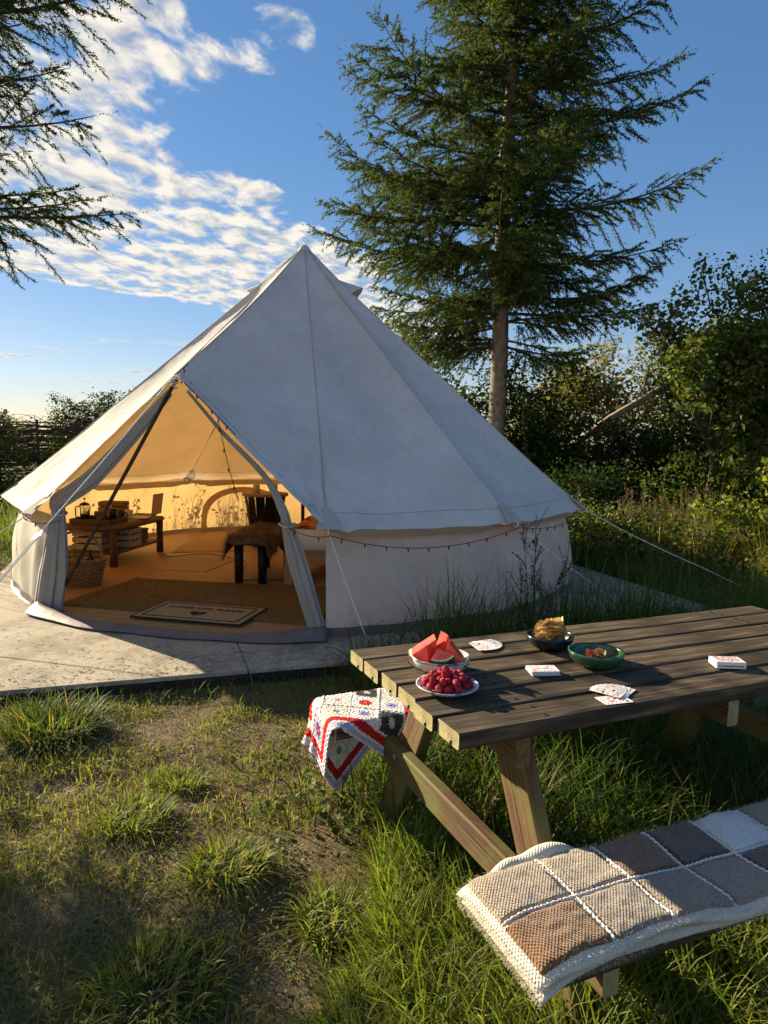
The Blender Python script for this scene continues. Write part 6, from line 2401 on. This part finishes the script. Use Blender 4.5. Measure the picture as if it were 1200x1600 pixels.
def spruce(name, base, height, branches, lab, kneed, nl, nw, sec_sp, sh_sp, r0, lean, group, tw=.003, cols=((.048, .078, .024), (.115, .142, .040)), sh_len=(.05, .11)):
    root = empty(name, base, 0, lab, 'tree', group)
    base = np.array(base, float)
    zz = np.linspace(-.1, height, 24)
    TP = base + np.stack([lean[0] * zz / height + .05 * np.sin(zz * .8), lean[1] * zz / height + .04 * np.cos(zz * .7), zz], -1)
    part('trunk', tube(TP, r0 * (1 - zz / (height * 1.04)).clip(.02, 1.1) ** .85 + .004, 18), SBARK, root, root, smooth=True)
    tubes = []
    SP, SD, SL, SC = [], [], [], []
    for (z, az, L, curve) in branches:
        b = np.array([np.interp(z, zz, TP[:, k] - base[k]) for k in range(3)]) + base
        b[2] = base[2] + z
        n = 14
        s = np.linspace(0, 1, n)
        wob = rng.normal(0, .05) * s * s * L + .04 * np.sin(s * 7 + rng.uniform(0, 6)) * L * .3
        dx = np.array([math.cos(az), math.sin(az), 0]); dy = np.array([-math.sin(az), math.cos(az), 0])
        P = b + dx * (L * s)[:, None] + dy * wob[:, None] + np.array([0, 0, 1]) * (L * (curve[0] * s + curve[1] * s ** 2 + curve[2] * s ** 3))[:, None]
        tubes.append(tube(P, np.linspace(.012 + .008 * L, .003, n), 5, cap=False))
        T = np.gradient(P, axis=0); T /= np.linalg.norm(T, axis=1, keepdims=True)
        ss = np.arange(.16, 1.0, sec_sp / L)
        for q, sv in enumerate(ss):
            k = sv * (n - 1); i0 = int(min(k, n - 2)); f = k - i0
            p = P[i0] * (1 - f) + P[i0 + 1] * f; t = T[i0]
            for sg in (-1, 1):
                if rng.random() < .10 + .35 * max(0, .35 - sv):
                    continue
                l2 = (.10 + .36 * L * max(1 - sv, 0) ** .8 * min(1., sv * 3.2)) * rng.uniform(.55, 1.15)
                l2 = min(l2, .95)
                sd = np.cross(t, [0, 0, 1]); sd /= np.linalg.norm(sd) + 1e-9
                d2 = t * rng.uniform(.55, .95) + sd * sg * rng.uniform(.6, 1.0) + np.array([0, 0, rng.normal(-.08, .34)])
                d2 /= np.linalg.norm(d2)
                m = max(2, int(l2 / sh_sp))
                tt_ = np.linspace(0, 1, 3)[:, None]
                droop = rng.uniform(.0, .55)
                P2 = p + d2 * l2 * tt_ - np.array([0, 0, 1]) * (droop * l2 * tt_ ** 2)
                if l2 > .2:
                    tubes.append(tube(P2, np.linspace(tw, tw * .4, 3), 3, cap=False))
                st = np.linspace(.12 + .25 * (rng.random() < .4), 1, m)
                kk_ = st * 2; i1 = np.minimum(kk_.astype(int), 1); ff = (kk_ - i1)[:, None]
                pts = P2[i1] * (1 - ff) + P2[i1 + 1] * ff
                dirs = P2[i1 + 1] - P2[i1]; dirs /= np.linalg.norm(dirs, axis=1, keepdims=True)
                sd2 = np.cross(dirs, [0, 0, 1]); sd2 /= np.linalg.norm(sd2, axis=1, keepdims=True) + 1e-9
                alt_ = np.where(np.arange(m) % 2 == 0, 1, -1)[:, None]
                shd = dirs * .85 + sd2 * alt_ * rng.uniform(.4, .9, (m, 1)) + rng.normal(0, .18, (m, 3)) + np.array([[0, 0, -.18]])
                shd[-1] = dirs[-1]
                SP.append(pts); SD.append(shd); SL.append(rng.uniform(*sh_len, m) * (1.0 - .25 * st)); SC.append(np.full(m, rng.uniform(0, 1)) * .6 + .4 * st)
                # needles along the twig itself
                SP.append(pts); SD.append(dirs + rng.normal(0, .05, dirs.shape)); SL.append(np.full(m, l2 / m * 1.1)); SC.append(np.full(m, .25))
        # main axis tip
        SP.append(P[-7:]); SD.append(T[-7:]); SL.append(np.full(7, L / n * 1.05)); SC.append(np.full(7, .6))
    SP, SD, SL, SC = np.concatenate(SP), np.concatenate(SD), np.concatenate(SL), np.concatenate(SC)
    TVn, TFn = needle_template(kneed, nl, nw)
    n = len(SP)
    fr2 = frames(SD, rng.uniform(0, 6.28, n))
    # shear tips forward along the shoot
    TV2 = TVn.copy(); fwd = np.zeros(len(TVn)); fwd[2::3] = nl * .75
    V = np.einsum('nij,nkj->nki', fr2, np.stack([np.broadcast_to(TV2[:, 0], (n, len(TV2))), np.broadcast_to(TV2[:, 1], (n, len(TV2))), TV2[None, :, 2] * SL[:, None] + fwd[None]], -1)) + SP[:, None]
    F = (TFn[None] + (np.arange(n) * len(TV2))[:, None, None]).reshape(-1, 3)
    c = np.array(cols[0])[None] * (1 - SC[:, None]) + np.array(cols[1])[None] * SC[:, None]
    c = c * rng.uniform(.7, 1.3, (n, 1))
    part('crown', (V.reshape(-1, 3), F), NEEDLE, root, root, col=np.repeat(c, len(TV2), 0))
    part('limbs', join([(v_, np.asarray(f_)) for v_, f_ in tubes]), BARK, root, root, smooth=True)
    return n


def crownL(z, z0, H, Rm):
    t = (z - z0) / (H - z0)
    return Rm * min(1, (.55 + t * 3.0)) * (1 - max(0, t - .12)) ** .80


br = []
z = 3.2
k = 0
while z < 14.5:
    for q in range(rng.integers(6, 9)):
        az = rng.uniform(0, 6.28)
        L = max(.35, crownL(z, 3.0, 17.0, 3.25) * rng.choice([rng.uniform(.45, .75), rng.uniform(.75, 1.08)]))
        asc = np.interp(z, [3, 6, 12], [-.12, .05, .45])
        br.append((z + rng.uniform(-.1, .1), az, L, (asc + rng.normal(.05, .06), -.30 + rng.normal(0, .08), .38 + rng.normal(0, .08))))
    z += rng.uniform(.30, .42)
for q in range(130):                                # short inner boughs that clothe the trunk
    z = rng.uniform(3.6, 13.5)
    br.append((z, rng.uniform(0, 6.28), rng.uniform(.5, 1.5), (rng.normal(.1, .2), -.35 + rng.normal(0, .12), .2)))
# the long boughs that mark the outline
br += [(4.6, R_(182), 3.3, (.05, -.15, .26)), (5.9, R_(176), 3.0, (.06, -.15, .28)), (5.4, R_(4), 3.6, (.10, -.15, .32)), (3.7, R_(-5), 2.6, (-.02, -.20, .28)), (6.7, R_(-8), 3.2, (.10, -.2, .34)), (3.9, R_(190), 2.2, (.0, -.2, .25)), (4.5, R_(-15), 2.9, (.02, -.15, .22)), (7.4, R_(5), 3.0, (.15, -.15, .25))]
ns = spruce('spruce_tree', (1.90, 12.6, 0), 16.5, br, 'tall spruce tree with pale trunk rising behind the tent', 5, .044, .023, .088, .054, .165, (.35, 0), 'spruces', .004, sh_len=(.08, .17))

br = []
for z in np.concatenate([np.arange(.7, 3.0, .25), np.arange(3.0, 5.4, .26), np.arange(5.5, 8.3, .5)]):
    for q in range(4):
        az = rng.uniform(0, 6.28)
        L = max(.4, crownL(z, .8, 9.0, 2.5) * rng.uniform(.65, 1.05))
        if math.cos(az) > -.1 and z < 3.1:
            L = min(L, 1.35 + .0 * z)
        elif math.cos(az) > .2:
            L = min(L, 2.3)
        qd = math.cos(az - R_(51))                      # towards the tent side
        if z < 4.4 and qd > 0:
            L = min(L, (.58 if z < 2.0 else .40) / max(qd, .12))
        br.append((z, az, L, (.04 + rng.normal(0, .06), -.26, .20)))
LSX, LSY = -4.65, 4.50
for (tx, ty, tz, zb) in ((-1.86, 5.05, 3.02, 2.95), (-2.02, 5.0, 3.62, 3.45), (-1.66, 5.0, 4.42, 4.1), (-2.2, 4.6, 4.15, 3.85), (-2.35, 5.35, 3.25, 3.1), (-2.5, 4.9, 3.9, 3.6), (-2.45, 5.2, 4.6, 4.3), (-2.3, 4.7, 4.7, 4.4), (-2.6, 5.0, 3.35, 3.2), (-2.0, 5.4, 4.75, 4.5), (-2.2, 5.15, 3.2, 3.0), (-2.4, 4.85, 3.75, 3.5), (-2.25, 5.1, 4.0, 3.75), (-2.5, 5.3, 4.35, 4.05), (-2.1, 4.8, 4.55, 4.2), (-2.75, 5.2, 3.5, 3.3), (-2.7, 4.9, 4.1, 3.9)):
    L = math.hypot(tx - LSX, ty - LSY)
    br.append((zb, math.atan2(ty - LSY, tx - LSX), L, (.04, -.20, .16 + (tz - zb) / L)))
nl_ = spruce('spruce_tree', (LSX, LSY, 0), 9.2, br, 'nearer spruce whose needled boughs hang in at the top left', 9, .023, .0100, .078, .045, .15, (.0, 0), 'spruces', .003, cols=((.028, .048, .016), (.062, .085, .025)), sh_len=(.05, .11))

# ------------------------------------------------------------------ left boundary: woven fence, hedge plants, far trees
fA, fB = np.array([-11.4, 13.2]), np.array([-3.2, 16.2])
wf = empty('wattle_fence', (*((fA + fB) / 2), 0), 0, 'dark woven brushwood fence left of the tent', 'fence')
Lf = np.linalg.norm(fB - fA); fd_ = (fB - fA) / Lf; fn = np.array([-fd_[1], fd_[0]])
npst = 13
TWIG = surf('brushwood', (.030, .022, .014), (.10, .075, .045), 20, .9, .4)
for k in range(npst):
    p = fA + fd_ * Lf * k / (npst - 1)
    hh = 1.68 + rng.uniform(-.04, .06) + (.22 if k == 8 else 0)
    part('post', tube([(p[0], p[1], -.05), (p[0], p[1], .8), (p[0] + rng.normal(0, .02), p[1], hh)], [.035, .033, .03] if k != 8 else [.05, .05, .05], 8), TWIG, wf, wf, smooth=True)
tb = []
for q in range(480):
    zc = .03 + 1.64 * (q / 480.) + rng.normal(0, .012)
    s0 = rng.uniform(-.5, Lf - 1.2); ln = rng.uniform(1.6, 3.2)
    s = np.linspace(max(s0, 0), min(s0 + ln, Lf), 14)
    ph = s / (Lf / (npst - 1)) * math.pi + (q % 2) * math.pi
    off = .045 * np.sin(ph) + rng.normal(0, .012)
    P = np.c_[fA[0] + fd_[0] * s + fn[0] * off, fA[1] + fd_[1] * s + fn[1] * off, zc + .02 * np.sin(s * 2.1 + q) + rng.normal(0, .006, 14)]
    tb.append(tube(P, np.linspace(.013, .007, 14) * rng.uniform(.7, 1.2), 4, cap=False))
for q in range(190):                                     # loose brush spilling over the top
    s0 = rng.uniform(0, Lf); p = fA + fd_ * s0
    a = rng.uniform(-1, 1); ln = rng.uniform(.3, 1.1)
    t = np.linspace(0, 1, 8)
    P = np.c_[p[0] + fd_[0] * a * ln * t + fn[0] * rng.normal(0, .12) * t, p[1] + fd_[1] * a * ln * t + fn[1] * rng.normal(0, .12) * t, 1.55 + rng.uniform(.03, .26) * np.sin(t * 2.6) + .05 * rng.random()]
    tb.append(tube(P, np.linspace(.006, .002, 8), 4, cap=False))
part('woven_brushwood', join([(v_, np.asarray(f_)) for v_, f_ in tb]), TWIG, wf, wf, smooth=True, kind='stuff')
for k, (s, h, lab) in enumerate(((.10, 1.1, 'dark bramble at the far left in front of the woven fence'), (.36, 1.45, 'bramble growing up the middle of the woven fence'), (.60, 1.3, 'sunlit bramble on the fence just left of the tent roof'), (.85, 1.3, 'bramble on the fence hidden mostly by the tent'))):
    p = fA + fd_ * Lf * s - fn * .25
    bush('fence_bramble', (p[0], p[1]), (1.5, .5, h * 1.12), 260, 22, .055, (GD, G1, G2, G1)[k], lab, 'bramble', 'brambles on the woven fence', .12, stems=10)
for k, (x, y, h, w, lab) in enumerate(((-20.6, 46, 3.9, 1.5, 'rounded distant tree at the left of the far tree group'), (-18.9, 47, 4.3, 1.6, 'second distant tree from the left beside the rounded one'), (-17.2, 46, 4.2, 1.5, 'dark distant tree just clear of the tent roof'), (-15.6, 46, 4.6, 1.3, 'tallest distant tree peeking over the tent edge'), (-23.2, 42, 2.6, 1.2, 'small distant tree above the woven fence'), (-25.5, 44, 2.3, 1.6, 'low distant tree at the picture edge'))):
    bush('distant_tree', (x, y), (w, w, h), 230, 26, .15, (.040, .056, .026), lab, 'tree', 'distant trees on the left', .26, stems=12, lump=.3)
for k, (x, y, w, h, lab) in enumerate(((-9.6, 15.2, 1.9, 1.6, 'dense dark hedge shrub behind the fence at the picture edge'), (-7.2, 15.9, 1.6, 1.6, 'dense dark hedge shrub behind the middle of the fence'), (-5.0, 16.8, 1.6, 1.6, 'dense dark hedge shrub behind the fence next to the tent'))):
    bush('hedge_shrub', (x, y), (w, .6, h), 230, 26, .06, GD, lab, 'shrub', 'hedge behind the woven fence', .16, stems=8)
print('shoots', ns, nl_, 'tris', sum(len(m.polygons) for m in bpy.data.meshes))
